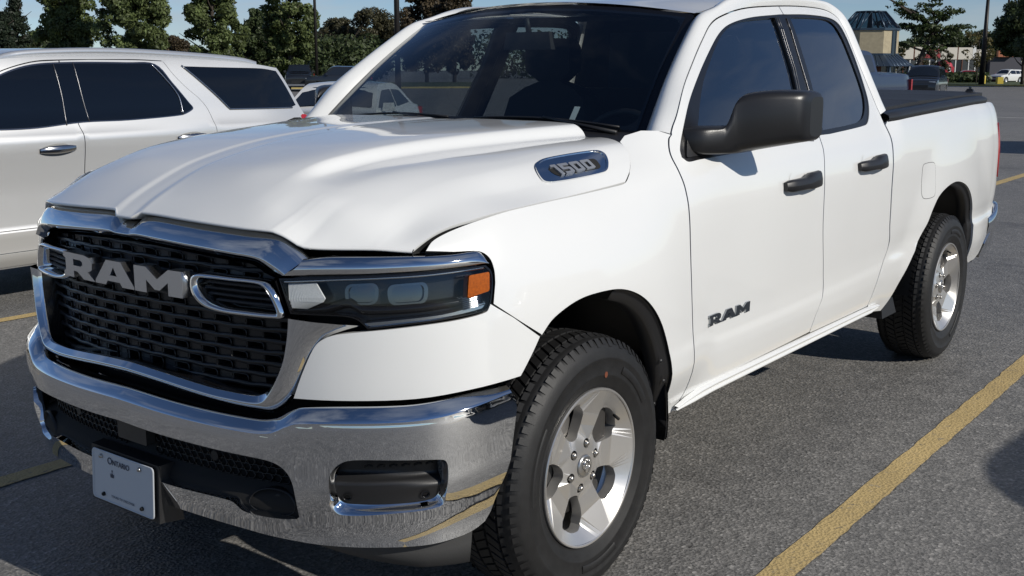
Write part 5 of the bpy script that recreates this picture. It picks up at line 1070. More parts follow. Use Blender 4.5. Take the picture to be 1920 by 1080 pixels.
# licence plate on its bracket
PL = empty('licence_plate', (-.945, 0, .335), 0, None); PL.parent = TRUCK
mb = MB(); V = arr([(-.004, -.166, -.010), (-.004, .166, -.010), (.004, .166, .159), (.004, -.166, .159), (.07, -.178, -.016), (.07, .178, -.016), (.05, .170, .160), (.05, -.170, .160)]); mb.add(V, [(0, 3, 2, 1), (3, 7, 6, 2), (0, 4, 7, 3), (1, 2, 6, 5), (0, 1, 5, 4)], smooth=False); mb.build('plate_bracket', M_BLACK, PL)
mb = MB(); po = rpoly([(-.1525, 0), (.1525, 0), (.1525, .152), (-.1525, .152)], .014, 5); PF = lambda o: (lambda a, b: np.stack([-.004+.05*b-o, -a, b], -1)); panel(mb, PF(.006), po, [], .05, .0, sg=1.); pi_ = po.copy()
pc = po.mean(0); C_ = [PF(.006)(po[:, 0], po[:, 1]), PF(.0095)((pc+(po-pc)*.985)[:, 0], (pc+(po-pc)*.985)[:, 1]), PF(.0066)((pc+(po-pc)*.955)[:, 0], (pc+(po-pc)*.955)[:, 1])]; mb.grid(np.transpose(np.array(C_), (1, 0, 2)), 0, True, closed=True, flip=True)
mb.build('plate', mat('plate_white', (.62, .64, .66), .35, .0), PL)
M_INK = mat('plate_ink', (.05, .06, .09), .5)
def on_plate(o, a, b):
    o.rotation_euler = (math.pi/2-.05, 0, -math.pi/2); o.location = (-.004+.05*b-.0078, -a, b)
on_plate(text_mesh('O', .030, .0004, 'plate_letter', M_INK, PL), -.062, .126); on_plate(text_mesh('NTARIO', .023, .0004, 'plate_letter', M_INK, PL, 'LEFT'), -.050, .1245)
on_plate(text_mesh('YOURS TO DISCOVER', .0105, .0003, 'plate_letter', mat('plate_ink_light', (.16, .18, .22), .5), PL, spacing=1.12), 0, .021)
mb = MB(); cw = [(-.008, 0), (.008, 0), (.010, .012), (.005, .008), (.0025, .015), (0, .010), (-.0025, .015), (-.005, .008), (-.010, .012)]; cp = arr(cw)+np.array([-.052, .078]); V, T, lp = fill(cp, (), .1); mb.add(PF(.0072)(V[:, 0], V[:, 1]), T); V = PF(.0072)(np.array([-.054, -.050, -.050, -.054]), np.array([.094, .094, .101, .101])); mb.add(V, [(0, 1, 2, 3)]); mb.build('plate_crown', M_INK, PL)
for a, b, m_ in ((-.105, .134, M_STEEL), (.085, .134, M_STEEL), (-.095, .020, M_DARK), (.095, .020, M_DARK)):
    mb = MB(); mb.lathe([(0, -.006), (.0045, -.006), (.0062, -.003), (.0062, .002)], 10, 'x', (0, 0, 0)); o = mb.build('plate_screw', m_, PL); o.location = (-.004+.05*b-.0075, -a, b)
# ---- door mirrors -----------------------------------------------------------
for k in (False, True):
    MR = empty('mirror', (0, 0, 0)); MR.parent = TRUCK
    mb = MB(); rows = []; n = 18       # swept head: sections along y from the stalk to the tip
    S_ = [ # y, x0(front), x1(rear), z0, z1
      (-.905, .665, .800, 1.305, 1.396), (-.945, .672, .83, 1.300, 1.396), (-.985, .690, .865, 1.300, 1.397), (-1.020, .715, .905, 1.300, 1.400), (-1.032, .728, .925, 1.301, 1.436), (-1.040, .738, .940, 1.303, 1.480), (-1.055, .752, .962, 1.307, 1.507), (-1.13, .805, 1.015, 1.322, 1.517), (-1.205, .868, 1.048, 1.336, 1.515), (-1.232, .90, 1.056, 1.342, 1.508), (-1.243, .945, 1.055, 1.356, 1.493)]
    S_ = arr(S_); hq = sst(-.96, -1.06, S_[:, 0]); S_[:, 1] += .062*hq; S_[:, 2] += .062*hq; S_[:, 0] = -.905+(S_[:, 0]+.905)*.925; S_ = curve(S_, 3)
    for y, x0, x1, z0, z1 in S_:
        sec = []
        for a in np.linspace(0, 2*np.pi, 24, endpoint=False):
            c, s = math.cos(a), math.sin(a); e = .30; cx, cz = (x0+x1)/2, (z0+z1)/2
            xx = cx+(x1-x0)/2*math.copysign(abs(c)**(e if c > 0 else .75), c); zz = cz+(z1-z0)/2*math.copysign(abs(s)**e, s)
            if c < 0 and y < -1.03: xx += .012*math.exp(-((zz-(z0+.36*(z1-z0)))/.008)**2)*abs(c)
            sec.append((xx, y, zz))
        rows.append(sec)
    R_ = np.array(rows); mb.grid(np.concatenate([R_, R_[:, :1]], 1), 0, True)
    c = R_[-1].mean(0); mb.add(np.concatenate([R_[-1], [c]]), [(j, (j+1) % 24, 24) for j in range(24)])
    mb.build('mirror_housing', mat('mirror_plastic', (.016, .016, .017), .33, bump=(350., .06)), MR, mirror=k)
    mb = MB(); y_, z_ = np.meshgrid(np.linspace(-1.19, -1.065, 8), np.linspace(1.335, 1.488, 8), indexing='ij'); mb.grid(np.stack([1.055+(-y_-1.065)*.50, y_, z_], -1), 0, True); mb.build('mirror_glass', mat('mirror_silver', (.6, .62, .64), .02, 1.), MR, mirror=k)

# ---- wheels -------------------------------------------------------------------
def make_tyre(parent, n_blocks=76):
    mb = MB(); R0 = .3985
    prof = [(.236, .098), (.246, .118), (.262, .126), (.285, .136), (.288, .1375), (.291, .1365), (.318, .141), (.336, .1415), (.339, .1435), (.343, .1425), (.362, .138), (.378, .130), (.391, .118), (.3955, .108), (R0, .100), (R0+.001, .05), (R0+.0015, 0)]
    prof = prof+[(r, -y) for r, y in prof[::-1][1:]]
    mb.lathe(prof, 96, 'y', flip=True)
    def blk(t0, t1, y0, y1, sk=0., r1=.4062, drop=0.):
        V = []
        for r, s in ((R0-.003, 1.), (r1, .92)):
            for yy, tt in ((y0, t0), (y1, t0), (y1, t1), (y0, t1)):
                ym = (y0+y1)/2; tm = (t0+t1)/2; y = ym+(yy-ym)*s; t = tm+(tt-tm)*s+sk*(yy-ym); rr = r-drop*max(0, abs(y)-.095)*3
                V.append((rr*math.cos(t), y, rr*math.sin(t)))
        return V
    Fq = [(4, 5, 6, 7), (0, 1, 5, 4), (1, 2, 6, 5), (2, 3, 7, 6), (3, 0, 4, 7)]
    dt = 2*math.pi/n_blocks
    for i in range(n_blocks):
        t = i*dt
        for y0, y1, ph, sk, wd in ((-.124, -.076, 0., .25, .88), (-.070, -.028, .35, -1.3, .86), (-.022, .022, .1, 1.2, .86), (.028, .070, .6, -1.3, .86), (.076, .124, .5, .25, .88)):
            big = 1. if i % 2 else .9
            mb.add(blk(t+ph*dt, t+ph*dt+dt*wd*big, y0*(1 if abs(y0) < .12 or i % 2 else .95), y1*(1 if abs(y1) < .12 or i % 2 else .95), sk, drop=.30 if abs(y0+y1) > .15 else 0.), Fq, None, 0, False)
            if abs(y0+y1) > .15:     # shoulder lugs running down the sidewall
                sg = 1 if y0 > 0 else -1; a0, a1 = t+ph*dt+sk*.024*sg, t+ph*dt+dt*.62+sk*.024*sg; V = []
                for rr, yy in ((.3985, .116), (.387, .1245), (.374, .1335)):
                    if i % 2 and rr < .38: rr, yy = .381, .1290
                    for a in (a0, a1): V.append(((rr)*math.cos(a), (yy+.0010)*sg, (rr)*math.sin(a)))
                mb.add(V, [(0, 1, 3, 2), (2, 3, 5, 4)], None, 0, False)
    # raised sidewall arcs
    for a0, a1, rr in ((.5, 1.1, .312), (2.5, 3.2, .314), (4.5, 5.1, .312)):
        th = np.linspace(a0, a1, 14)
        for s_ in (1, -1): mb.grid(np.array([[(r*math.cos(t), s_*(y), r*math.sin(t)) for t in th] for r, y in ((rr-.012, .1392), (rr-.010, .1416), (rr+.010, .1432), (rr+.012, .1405))]), 0, True, flip=s_ < 0)
    return mb.build('tyre', M_RUBBER, parent)
def rim_face(parent):
    """five broad faceted spokes; outward = -y"""
    RO = .2375; holes = []; A0 = math.radians(2.)
    for k in range(5):
        c = A0+math.radians(36+72*k)
        # window: inner round end, widening outwards, one side straight, one side stepped
        pts = [(.096, -6), (.108, -14), (.140, -18.5), (.172, -19.5), (.200, -15), (.207, -3), (.205, 8), (.194, 15), (.168, 17.5), (.138, 17), (.108, 13), (.096, 6)]
        holes.append(curve([(r*math.cos(c+math.radians(a)), r*math.sin(c+math.radians(a))) for r, a in pts], 4, True, (4, 7)))
    for k in range(6):
        c = math.radians(60*k+18); holes.append(np.array([(.0698*math.cos(c)+.0155*math.cos(t), .0698*math.sin(c)+.0155*math.sin(t)) for t in np.linspace(0, 2*np.pi, 14, endpoint=False)]))
    def depth(x, z):
        r = np.hypot(x, z); th = np.arctan2(z, x)-A0; m = np.mod(np.degrees(th)+36, 72)-36     # 0 at a spoke's middle
        base = np.interp(r, [0, .045, .06, .085, .12, .17, .21, .228, .2375], [.030, .030, .034, .036, .030, .018, .010, .008, .004])
        am = np.abs(m); edge = np.interp(r, [.08, .11, .15, .19, .225], [13, 9, 8.5, 9.5, 15])
        side = np.clip((am-edge)/(np.interp(r, [.08, .2, .235], [14, 9, 10])), 0, 1)
        dish = np.interp(r, [.078, .105, .19, .212, .230], [0, .016, .030, .020, .002])
        facet = np.interp(r, [.11, .15, .19, .215, .23], [0, .004, .010, .006, .0])*np.clip(1-np.abs(am-edge*.9)/4.5, 0, 1)
        notch = np.interp(r, [.17, .21, .225, .234], [0, .010, .008, 0])*np.clip(1-np.abs(m+5)/4., 0, 1)
        return base+dish*side+facet+notch
    t = np.linspace(0, 2*np.pi, 96, endpoint=False); outl = np.stack([RO*np.cos(t), RO*np.sin(t)], -1)
    ex = []
    for r in np.arange(.012, .235, .0075):
        n = max(8, int(2*np.pi*r/.0075)); a = np.linspace(0, 2*np.pi, n, endpoint=False); ex.append(np.stack([r*np.cos(a), r*np.sin(a)], -1))
    F = lambda a, b: np.stack([a, depth(a, b)-.130, b], -1)
    V, T, loops = fill(outl, holes, 10., np.concatenate(ex)); mb = MB()
    mb.add(F(V[:, 0], V[:, 1]), T)
    for h in holes:
        A_ = F(h[:, 0], h[:, 1]); mb.grid(np.stack([A_, A_+np.array([0, .035, 0])], 1), 0, True, closed=True)
    # lip and barrel
    mb.lathe([(.2375, -.126), (.240, -.129), (.2445, -.1295), (.2465, -.126), (.2455, -.112), (.232, -.105), (.228, -.06), (.215, -.04), (.205, .09), (.23, .11), (.242, .115)], 96, 'y')
    o = mb.build('rim', M_WHEEL, parent); o.data.set_sharp_from_angle(angle=math.radians(17)); return o
def make_wheel(loc, far=False):
    w = empty('wheel', loc); w.parent = TRUCK
    make_tyre(w); rim_face(w)
    mb = MB(); mb.lathe([(.0, -.045), (.16, -.045), (.165, -.03), (.165, -.015), (0, -.015)], 40, 'y'); mb.box((.10, -.04, .08), (.10, .07, .14)); mb.build('brake_disc', M_BRAKE, w)
    for k in range(6):
        c = math.radians(60*k+18); mb = MB(); mb.lathe([(.0, -.104), (.005, -.104), (.0085, -.100), (.0105, -.094), (.0105, -.070)], 6, 'y', (.0698*math.cos(c), 0, .0698*math.sin(c))); mb.lathe([(.0155, -.090), (.0150, -.070), (.0, -.070)], 14, 'y', (.0698*math.cos(c), 0, .0698*math.sin(c)), mi=1); mb.build('lug_nut', [M_STEEL, M_DARK], w)
    mb = MB(); mb.lathe([(0, -.105), (.030, -.105), (.034, -.1035), (.0365, -.099)], 32, 'y'); mb.build('centre_cap', mat('cap_silver', (.5, .49, .47), .28, .9), w)
    mb = MB()       # horned-head emblem in low relief
    hd = arr([(-.006, -.018), (.006, -.018), (.010, .002), (.007, .012), (-.007, .012), (-.010, .002)]); V, T, lp = fill(hd, (), .1); mb.add(np.stack([V[:, 0], -.1085+0*V[:, 0], V[:, 1]], -1), T)
    for s_ in (1, -1):
        pts = [(s_*(.006+.013*math.sin(a)*(1-.08*a)), -.1075, .006+.011*math.cos(a)) for a in np.linspace(.1, 4.6, 14)]; mb.tube(pts, np.linspace(.0045, .0022, 14), 6)
    mb.build('cap_emblem', mat('emblem_bright', (.75, .74, .72), .22, .9), w)
    mb = MB(); a = math.radians(158); mb.tube([(.205*math.cos(-.6), -.095, .205*math.sin(.62)), (.198*math.cos(.6), -.118, .19*math.sin(.62))], .005, 6); mb.build('valve_stem', M_DARK, w)
    return w
WH = make_wheel((0, -.872, .400))
mb = MB(); t = np.linspace(0, 2*np.pi, 13)[:-1]; mb.add(np.stack([.055+.0085*np.cos(t), -.1375+0*t, .283+.010*np.sin(t)], -1), [tuple(range(12))]); mb.build('paint_dot', mat('orange_dot', (.16, .045, .02), .7), WH)
w2 = copy_tree(WH, TRUCK); w2.location = (3.569, -.872, .400); w2.rotation_euler = (0, math.radians(-31), 0)
for o in list(w2.children):
    if o.name.startswith('paint_dot'): bpy.data.objects.remove(o)
for x in (0., 3.569):
    w3 = copy_tree(w2, TRUCK); w3.location = (x, .872, .400); w3.rotation_euler = (0, math.radians(50+x*9), math.pi)
# =====================================================================
# GENERIC PARKED VEHICLES (background)
# =====================================================================
M_CARG = mat('car_glass', (.012, .016, .022), .04, 0., spec=.8); M_CARBLK = mat('car_black_trim', (.015, .015, .016), .5)
def paint(name, c, metal=.0): return mat(name, c, .3, metal, 1., .03)
def vehicle(kind, loc, rz, m, label, cat='car', name=None, L=4.7, Wd=1.85, H=1.7, group=None):
    """x forward; origin on the ground under the middle"""
    T = empty(name or {'sedan': 'sedan', 'suv': 'suv', 'pickup': 'pickup_truck', 'van': 'van'}[kind], (*loc, 0), rz); tag(T, label, cat, group)
    w = Wd/2; h = H
    P = {'suv': [(-.5, .28), (-.5, .50), (-.485, .60), (-.46, .92), (-.40, .985), (-.1, 1.0), (.08, .985), (.235, .66), (.42, .60), (.485, .52), (.5, .38), (.495, .2)],
         'sedan': [(-.5, .30), (-.5, .52), (-.49, .66), (-.36, .70), (-.20, .97), (-.02, 1.0), (.10, .96), (.26, .66), (.44, .58), (.49, .46), (.5, .34), (.495, .18)],
         'van': [(-.5, .2), (-.5, .5), (-.5, .7), (-.49, .97), (-.40, 1.0), (.0, 1.0), (.22, .98), (.36, .58), (.46, .50), (.49, .42), (.5, .3), (.495, .15)],
         'pickup': [(-.5, .34), (-.5, .50), (-.495, .70), (-.10, .71), (-.085, .74), (-.07, .97), (.10, 1.0), (.15, .97), (.245, .70), (.46, .62), (.5, .54), (.5, .24)]}[kind]
    P = arr([(x*L, z*h) for x, z in P]); wb = {'suv': (-.29, .30), 'sedan': (-.29, .31), 'van': (-.3, .32), 'pickup': (-.28, .33)}[kind]; r = {'suv': .36, 'sedan': .32, 'van': .36, 'pickup': .40}[kind]; zb = P[-1, 1]; belt = .62*h if kind != 'pickup' else .70*h
    top = curve(P, 5, False, (0, len(P)-1)); low = []
    xa = sorted(x*L for x in wb); z0 = .17*h
    low = [(P[-1, 0], z0)]
    for cx in xa[::-1]: low += [(cx+(r+.07)*math.cos(a), max(z0, r+(r+.07)*math.sin(a)-.02)) for a in np.linspace(-.25, math.pi+.25, 13)]
    low += [(P[0, 0], z0)]
    outl = np.concatenate([top, arr(low)])
    def wy(x, z): 
        e = 1-.10*np.clip((np.abs(x)/(L/2)-.78)/.22, 0, 1)**2
        return w*e*(np.interp(z/h, [.1, .2, .38, .5, .60, .66, 1.], [.95, .985, 1.0, 1.0, .975, .93, .72]) if kind != 'pickup' else np.interp(z/h, [.1, .2, .38, .55, .69, .72, 1.], [.95, .985, 1.0, 1.0, .96, .93, .74]))
    F = lambda a, b: np.stack([a, -wy(a, b), b], -1)
    dp = lambda Lp: Lp
    mb = MB(); V, Tt, lp = fill(outl, (), .14)
    for s in (1, -1): mb.add(F(V[:, 0], V[:, 1])*np.array([1, s, 1]), Tt if s > 0 else Tt[:, ::-1], nrm(F, V[:, 0], V[:, 1])*np.array([1, s, 1]))
    A_ = F(top[:, 0], top[:, 1]); rows = [A_*np.array([1, q, 1])+np.array([0, 0, .03*h*(1-q*q)])*np.array([1, 1, 1]) for q in np.linspace(1, -1, 9)]; mb.grid(np.array(rows), 0, True)
    mb.build('body', m, T)
    mb = MB(); mb.box((0, 0, z0+.02), (L*.96, Wd*.86, .12)); mb.build('underbody', M_CARBLK, T)
    # glass
    def side(pts):
        g = rpoly([(x*L, z*h) for x, z in pts], .05)
        for s in (1, -1): mb = MB(); V, Tt, lp = fill(g, (), .2); mb.add(F(V[:, 0], V[:, 1])*np.array([1, s, 1])+np.array([0, -.006*s, .0]), Tt if s > 0 else Tt[:, ::-1]); mb.build('side_window', M_CARG, T)
    def screen(x0, z0_, x1, z1_, k=.9, nm='windshield'):
        q = np.linspace(-1, 1, 9); a = np.stack([np.full(9, x0*L), q*wy(x0*L, z0_*h)*k, z0_*h+.03*h*(1-q*q)], -1); b = np.stack([np.full(9, x1*L), q*wy(x1*L, z1_*h)*k, z1_*h+.03*h*(1-q*q)], -1); d = np.cross(b[4]-a[4], (0, 1, 0)); d = d/np.linalg.norm(d)*.012; d = d*np.sign(d[2]); mb = MB(); mb.grid(np.array([a+d, b+d]), 0, True); mb.build(nm, M_CARG, T)
    if kind == 'suv': side([(-.12, .67), (-.12, .93), (-.02, .94), (.06, .93), (.195, .68)]); side([(-.30, .68), (-.30, .91), (-.135, .93), (-.135, .67)]); side([(-.445, .70), (-.41, .88), (-.315, .91), (-.315, .68)]); screen(.222, .69, .10, .955); screen(-.478, .68, -.452, .925, .85, 'rear_window')
    if kind == 'sedan': side([(-.06, .68), (-.06, .92), (.07, .91), (.22, .69)]); side([(-.30, .72), (-.20, .90), (-.075, .92), (-.075, .68)]); screen(.245, .69, .115, .93); screen(-.345, .73, -.215, .935, .88, 'rear_window')
    if kind == 'pickup': side([(.045, .735), (.045, .945), (.12, .945), (.205, .74)]); side([(-.062, .745), (-.055, .945), (.033, .95), (.033, .735)]); screen(.236, .73, .158, .945); screen(-.083, .77, -.073, .94, .85, 'rear_window'); mb = MB(); mb.box((-.295*L, 0, .715*h), (.38*L, Wd*.80, .02)); mb.build('cargo_bed', M_CARBLK, T)
    if kind == 'van': side([(.14, .60), (.14, .9), (.21, .9), (.32, .60)]); screen(.35, .62, .235, .94)
    for sx in xa:
        for s in (1, -1):
            W_ = empty('wheel', (sx, -s*(w-.10), r)); W_.parent = T; mb = MB(); mb.lathe([(r*.62, -.10), (r*.8, -.115), (r*.95, -.10), (r, -.07), (r, .07), (r*.95, .10), (r*.6, .11)], 20, 'y', flip=True); mb.build('tyre', M_RUBBER, W_); mb = MB(); mb.lathe([(0, -.07), (r*.2, -.085), (r*.5, -.075), (r*.63, -.095)], 20, 'y'); mb.build('rim', M_WHEEL, W_)
            if s < 0: W_.rotation_euler = (0, 0, math.pi)
    for s in (1, -1):
        mb = MB(); xh = .486*L; mb.box((xh-.08, s*w*.70, .52*h if kind != 'pickup' else .55*h), (.16, w*.36, .11), taper=.9); mb.build('headlight', mat('far_headlamp', (.62, .64, .66), .15, .3), T)
        mb = MB(); mb.box((-.488*L, s*w*(.86 if kind != 'pickup' else .90), .56*h), (.10, w*.20, .20 if kind != 'pickup' else .36)); mb.build('tail_light', M_RED, T)
        mb = MB(); mb.box((.175*L, s*(w+.06), .70*h if kind != 'pickup' else .76*h), (.16, .20, .15), taper=.8); mb.build('mirror', m if kind != 'pickup' else M_CARBLK, T)
    mb = MB(); mb.box((.497*L, 0, .40*h), (.06, w*1.0, .16 if kind != 'pickup' else .34)); mb.build('grille', M_CARBLK, T)
    mb = MB(); mb.box((.503*L, 0, .24*h), (.05, w*1.75, .14)); mb.build('bumper', M_CARBLK if kind != 'pickup' else M_CHROME, T)
    return T
R_ = math.radians
P_NAVY = mat('navy_paint', (.016, .026, .058), .35, 0., .35, .05); P_BLK = paint('black_paint', (.010, .011, .013), .2); P_WHT2 = paint('white_paint_far', (.72, .72, .70)); P_CHAR = paint('charcoal_paint', (.022, .025, .030), .1); P_RED = paint('red_paint_far', (.26, .02, .025)); P_SIL = paint('silver_paint', (.40, .41, .42), .6)
vehicle('pickup', polar(562, 88), YAW+R_(180+8), P_BLK, 'black pickup facing the camera beyond the rear of the white SUV', 'pickup truck', L=5.8, Wd=2.0, H=1.93)
vehicle('suv', polar(634, 84), YAW+R_(180-80), P_BLK, 'black SUV seen side-on between the black pickup and the windshield pillar', 'SUV', L=4.9, Wd=1.95, H=1.80)
vehicle('sedan', polar(652, 21), YAW+R_(172), P_WHT2, 'white sedan peeking between the SUV tail and the pickup windshield pillar', 'sedan', L=4.7, Wd=1.83, H=1.34)
vehicle('pickup', polar(1566, 30), YAW+R_(141), P_NAVY, 'dark blue pickup with red tail lamps behind the white pickup bed', 'pickup truck', L=5.8, Wd=2.0, H=2.06)
vehicle('suv', polar(1736, 66), YAW+R_(152), P_CHAR, 'charcoal SUV facing left behind the bed cover of the white pickup', 'SUV', L=4.75, Wd=1.93, H=1.76)
vehicle('suv', polar(1889, 150), YAW+R_(120), P_WHT2, 'small far white car near the right edge below the maple', 'car', L=4.5, H=1.6)
vehicle('suv', polar(1914, 156), YAW+R_(110), P_NAVY, 'small far dark car at the right edge below the maple', 'car', L=4.6, H=1.6)
vehicle('sedan', polar(1812, 150), YAW+R_(75), P_RED, 'far red car in front of the shops left of the tall lamp post', 'car', L=4.4, H=1.5)
vehicle('sedan', polar(5, 84), YAW+R_(100), P_SIL, 'dark-windowed far car at the left edge above the SUV roof', 'car', L=4.6, H=1.5)
vehicle('suv', (2.25, -5.12), R_(180), P_CHAR, 'parked SUV outside the right of the picture, its rounded shadow falling at the right edge', 'SUV', L=4.6, Wd=1.9, H=1.68)
vehicle('van', (22.8, -.1), R_(0), P_WHT2, 'parked van outside the right of the picture, casting the dark band behind the tail lamp', 'van', L=4.9, Wd=1.95, H=2.25)
# people-free kerb furniture near the left yellow kerb
q0, q1 = polar(560, 72), polar(605, 69); dq = np.array([math.cos(YAW), math.sin(YAW)])*1.4
mb = MB(); mb.add([(*q0, .004), (*q1, .004), (*(q1+dq), .004), (*(q0+dq), .004)], [(0, 1, 2, 3)], smooth=False); tag(mb.build('parking_line', M_YEL), kind='structure')
# =====================================================================
# WHITE SUV parked on the left (near flank at y = 4.42)
# =====================================================================
SU = empty('suv', (1.25, 5.40, 0)); tag(SU, 'pearl white SUV with dark windows and chrome handles parked on the left', 'SUV')
SW = .98
_sv = pchip([.20, .275, .36, .40, .50, .55, .75, .95, 1.05, 1.10, 1.14, 1.17, 1.22, 1.26, 1.40, 1.55, 1.64, 1.70, 1.74], [-.10, -.02, .01, .004, -.002, -.018, -.022, -.010, .0, .004, .0, -.016, -.036, -.050, -.085, -.130, -.168, -.21, -.30])
def dsv(x, z):
    zz = z-(.030*(x-2.1)/2.)*np.exp(-((z-1.13)/.2)**2); d = _sv(zz)
    d = d-.05*sst(3.2, 3.95, x)**2*1.4-.35*np.clip((x-3.9)/.15, 0, 1)**2-.12*sst(.2, -1.2, x)-.0
    for cx in (-.25, 2.62+.05): 
        r = np.hypot(x-cx, z-.37); d = d+.02*(1-sst(.42, .56, r))
    return d
def SF(off=0.): return lambda a, b: np.stack([np.asarray(a, float)-1.25, -(SW+dsv(a, b)+off)+0*np.asarray(a, float), np.asarray(b, float)], -1)
M_PEARL = mat('pearl_white', (.72, .72, .705), .38, .60, .8, .03)
M_SUVG = mat('suv_glass', (.004, .006, .010), .03, 0., spec=.5)
M_CLAD = mat('cladding_silver_grey', (.34, .335, .32), .45, .1)
M_SATIN = mat('satin_chrome', (.42, .43, .45), .18, 1.)
sroof = curve([(-1.30, .62), (-1.28, .80), (-1.15, .98), (-.7, 1.08), (.05, 1.14), (.30, 1.22), (.75, 1.50), (1.10, 1.630), (1.40, 1.668), (1.87, 1.685), (2.21, 1.688), (2.63, 1.676), (3.08, 1.655), (3.36, 1.635), (3.64, 1.600)], 6)
srear = curve([(3.64, 1.605), (3.72, 1.47), (3.83, 1.26), (3.90, 1.10), (3.95, .85), (3.94, .60), (3.90, .40), (3.80, .30)], 5)
def arch(cx, r, n=16): return np.array([(cx+r*math.cos(a), .37+r*math.sin(a)) for a in np.linspace(-.3, math.pi+.3, n)])
sbot = np.concatenate([[(3.55, .27)], arch(2.67, .44), [(2.1, .26), (.35, .26)], arch(-.25, .44), [(-1.0, .27), (-1.26, .40)]])
so_ = np.concatenate([sroof, srear[1:], sbot])
Gs = .003
sg1 = curve([(1.665, 1.64), (1.69, 1.40), (1.697, 1.213), (1.712, 1.145), (1.715, 1.033), (1.708, .902), (1.69, .60), (1.67, .52)], 5); sg2 = curve([(2.515, 1.66), (2.581, 1.548), (2.671, 1.448), (2.765, 1.365), (2.825, 1.282), (2.853, 1.157), (2.859, 1.086), (2.84, .95), (2.72, .86), (2.40, .84), (2.22, .70), (2.15, .55), (2.12, .52)], 5); sg0 = curve([(.60, 1.19), (.60, 1.0), (.62, .70), (.60, .52)], 5)
# skin is cut along the door gaps
def split(outl, cut):  return None
fr_d = np.concatenate([[(.603, 1.185)], curve([(.78, 1.28), (1.00, 1.46), (1.20, 1.565), (1.45, 1.632), (1.665, 1.648)], 5), sg1+np.array([-Gs, 0]), [(1.2, .52)], (sg0+np.array([Gs, 0]))[::-1]])
re_d = np.concatenate([[(1.671, 1.648)], curve([(1.9, 1.655), (2.25, 1.655), (2.512, 1.648)], 4), sg2+np.array([-Gs, 0]), (sg1+np.array([Gs, 0]))[::-1][:-1]])
bodyo = np.concatenate([sroof[(sroof[:, 0] > -2)], srear[1:], sbot])
doorhole = np.concatenate([[(.600, 1.190)], curve([(.77, 1.287), (.99, 1.467), (1.20, 1.572), (1.45, 1.640), (1.665, 1.656), (2.25, 1.663), (2.518, 1.654)], 5), sg2[1:]+np.array([.001, 0]), [(1.67, .515), (.60, .515)], (sg0+np.array([-.001, 0]))[::-1][1:-1]])
dhc = doorhole
def gp(name, o, m, off, parent, hole=(), step=.06, th=.02):
    out_ = []
    area = .5*np.sum(o[:, 0]*np.roll(o[:, 1], -1)-np.roll(o[:, 0], -1)*o[:, 1]); o = o if area > 0 else o[::-1]
    for k in (False, True): mb = MB(); panel(mb, SF(off), o, hole, step, th); ob = mb.build(name, m, parent, mirror=k); out_.append(ob)
    return out_
gp('body_side', bodyo, M_PEARL, 0., SU, [dhc]); gp('inner_skin', dhc, M_DARK, -.03, SU, (), .1, 0); SD1 = gp('door', fr_d, M_PEARL, 0., SU); SD2 = gp('door', re_d, M_PEARL, 0., SU)
# day-light opening: chrome-edged dark glass
dlo = curve([(.80, 1.205), (1.107, 1.186+.004), (1.388, 1.192), (1.73, 1.219), (2.116, 1.222), (2.56, 1.243), (2.655, 1.270), (2.690, 1.296), (2.66, 1.34), (2.551, 1.489), (2.44, 1.628), (2.20, 1.640), (1.75, 1.640), (1.45, 1.622), (1.22, 1.560), (1.02, 1.455), (.86, 1.32)], 5, True, (0,))
for k, d in zip((False, True), SD2):
    c = dlo.mean(0); mb = MB(); panel(mb, SF(.004), dlo, [(dlo-c)*np.array([.988, .955])+c], .06, .012); mb.build('window_moulding', mat('moulding_dark_chrome', (.20, .21, .23), .2, 1.), d, mirror=k)
    mb = MB(); panel(mb, SF(.0025), (dlo-c)*np.array([.99, .96])+c, (), .08, .0); mb.build('side_window', M_SUVG, d, mirror=k)
    mb = MB(); L = curve([(2.40, 1.632), (2.484, 1.529), (2.575, 1.389), (2.584, 1.248)], 6); mb.tube(SF(.006)(L[:, 0], L[:, 1]), .006, 6); mb.build('window_divider', M_SATIN, d, mirror=k)
    for xx, zt_, zb_ in ((1.612, 1.625, 1.205), (1.765, 1.635, 1.222)):
        mb = MB(); L = arr([(xx, zt_), (xx+.004, 1.4), (xx-.006 if xx < 1.7 else xx+.02, zb_)]); L = curve(L, 5); mb.tube(SF(.004)(L[:, 0], L[:, 1]), .004, 5); mb.build('window_divider', MATS['satin_grey'], d, mirror=k)
# rear quarter glass
qg = curve([(2.682, 1.612), (2.90, 1.607), (3.115, 1.603), (3.45, 1.596), (3.62, 1.575), (3.70, 1.44), (3.775, 1.290), (3.70, 1.276), (3.38, 1.279), (3.043, 1.284), (2.945, 1.382), (2.800, 1.515)], 5, True, (0, 9, 6, 4))
gp('quarter_window', qg, M_SUVG, .003, SU, (), .08, .01); c = qg.mean(0)
for k in (False, True): mb = MB(); L = curve([(2.672, 1.618), (2.79, 1.515), (2.935, 1.382), (3.035, 1.278), (3.38, 1.274), (3.72, 1.271)], 6, False, (3,)); mb.tube(SF(.005)(L[:, 0], L[:, 1]), .007, 6); mb.build('quarter_moulding', M_SATIN, SU, mirror=k)
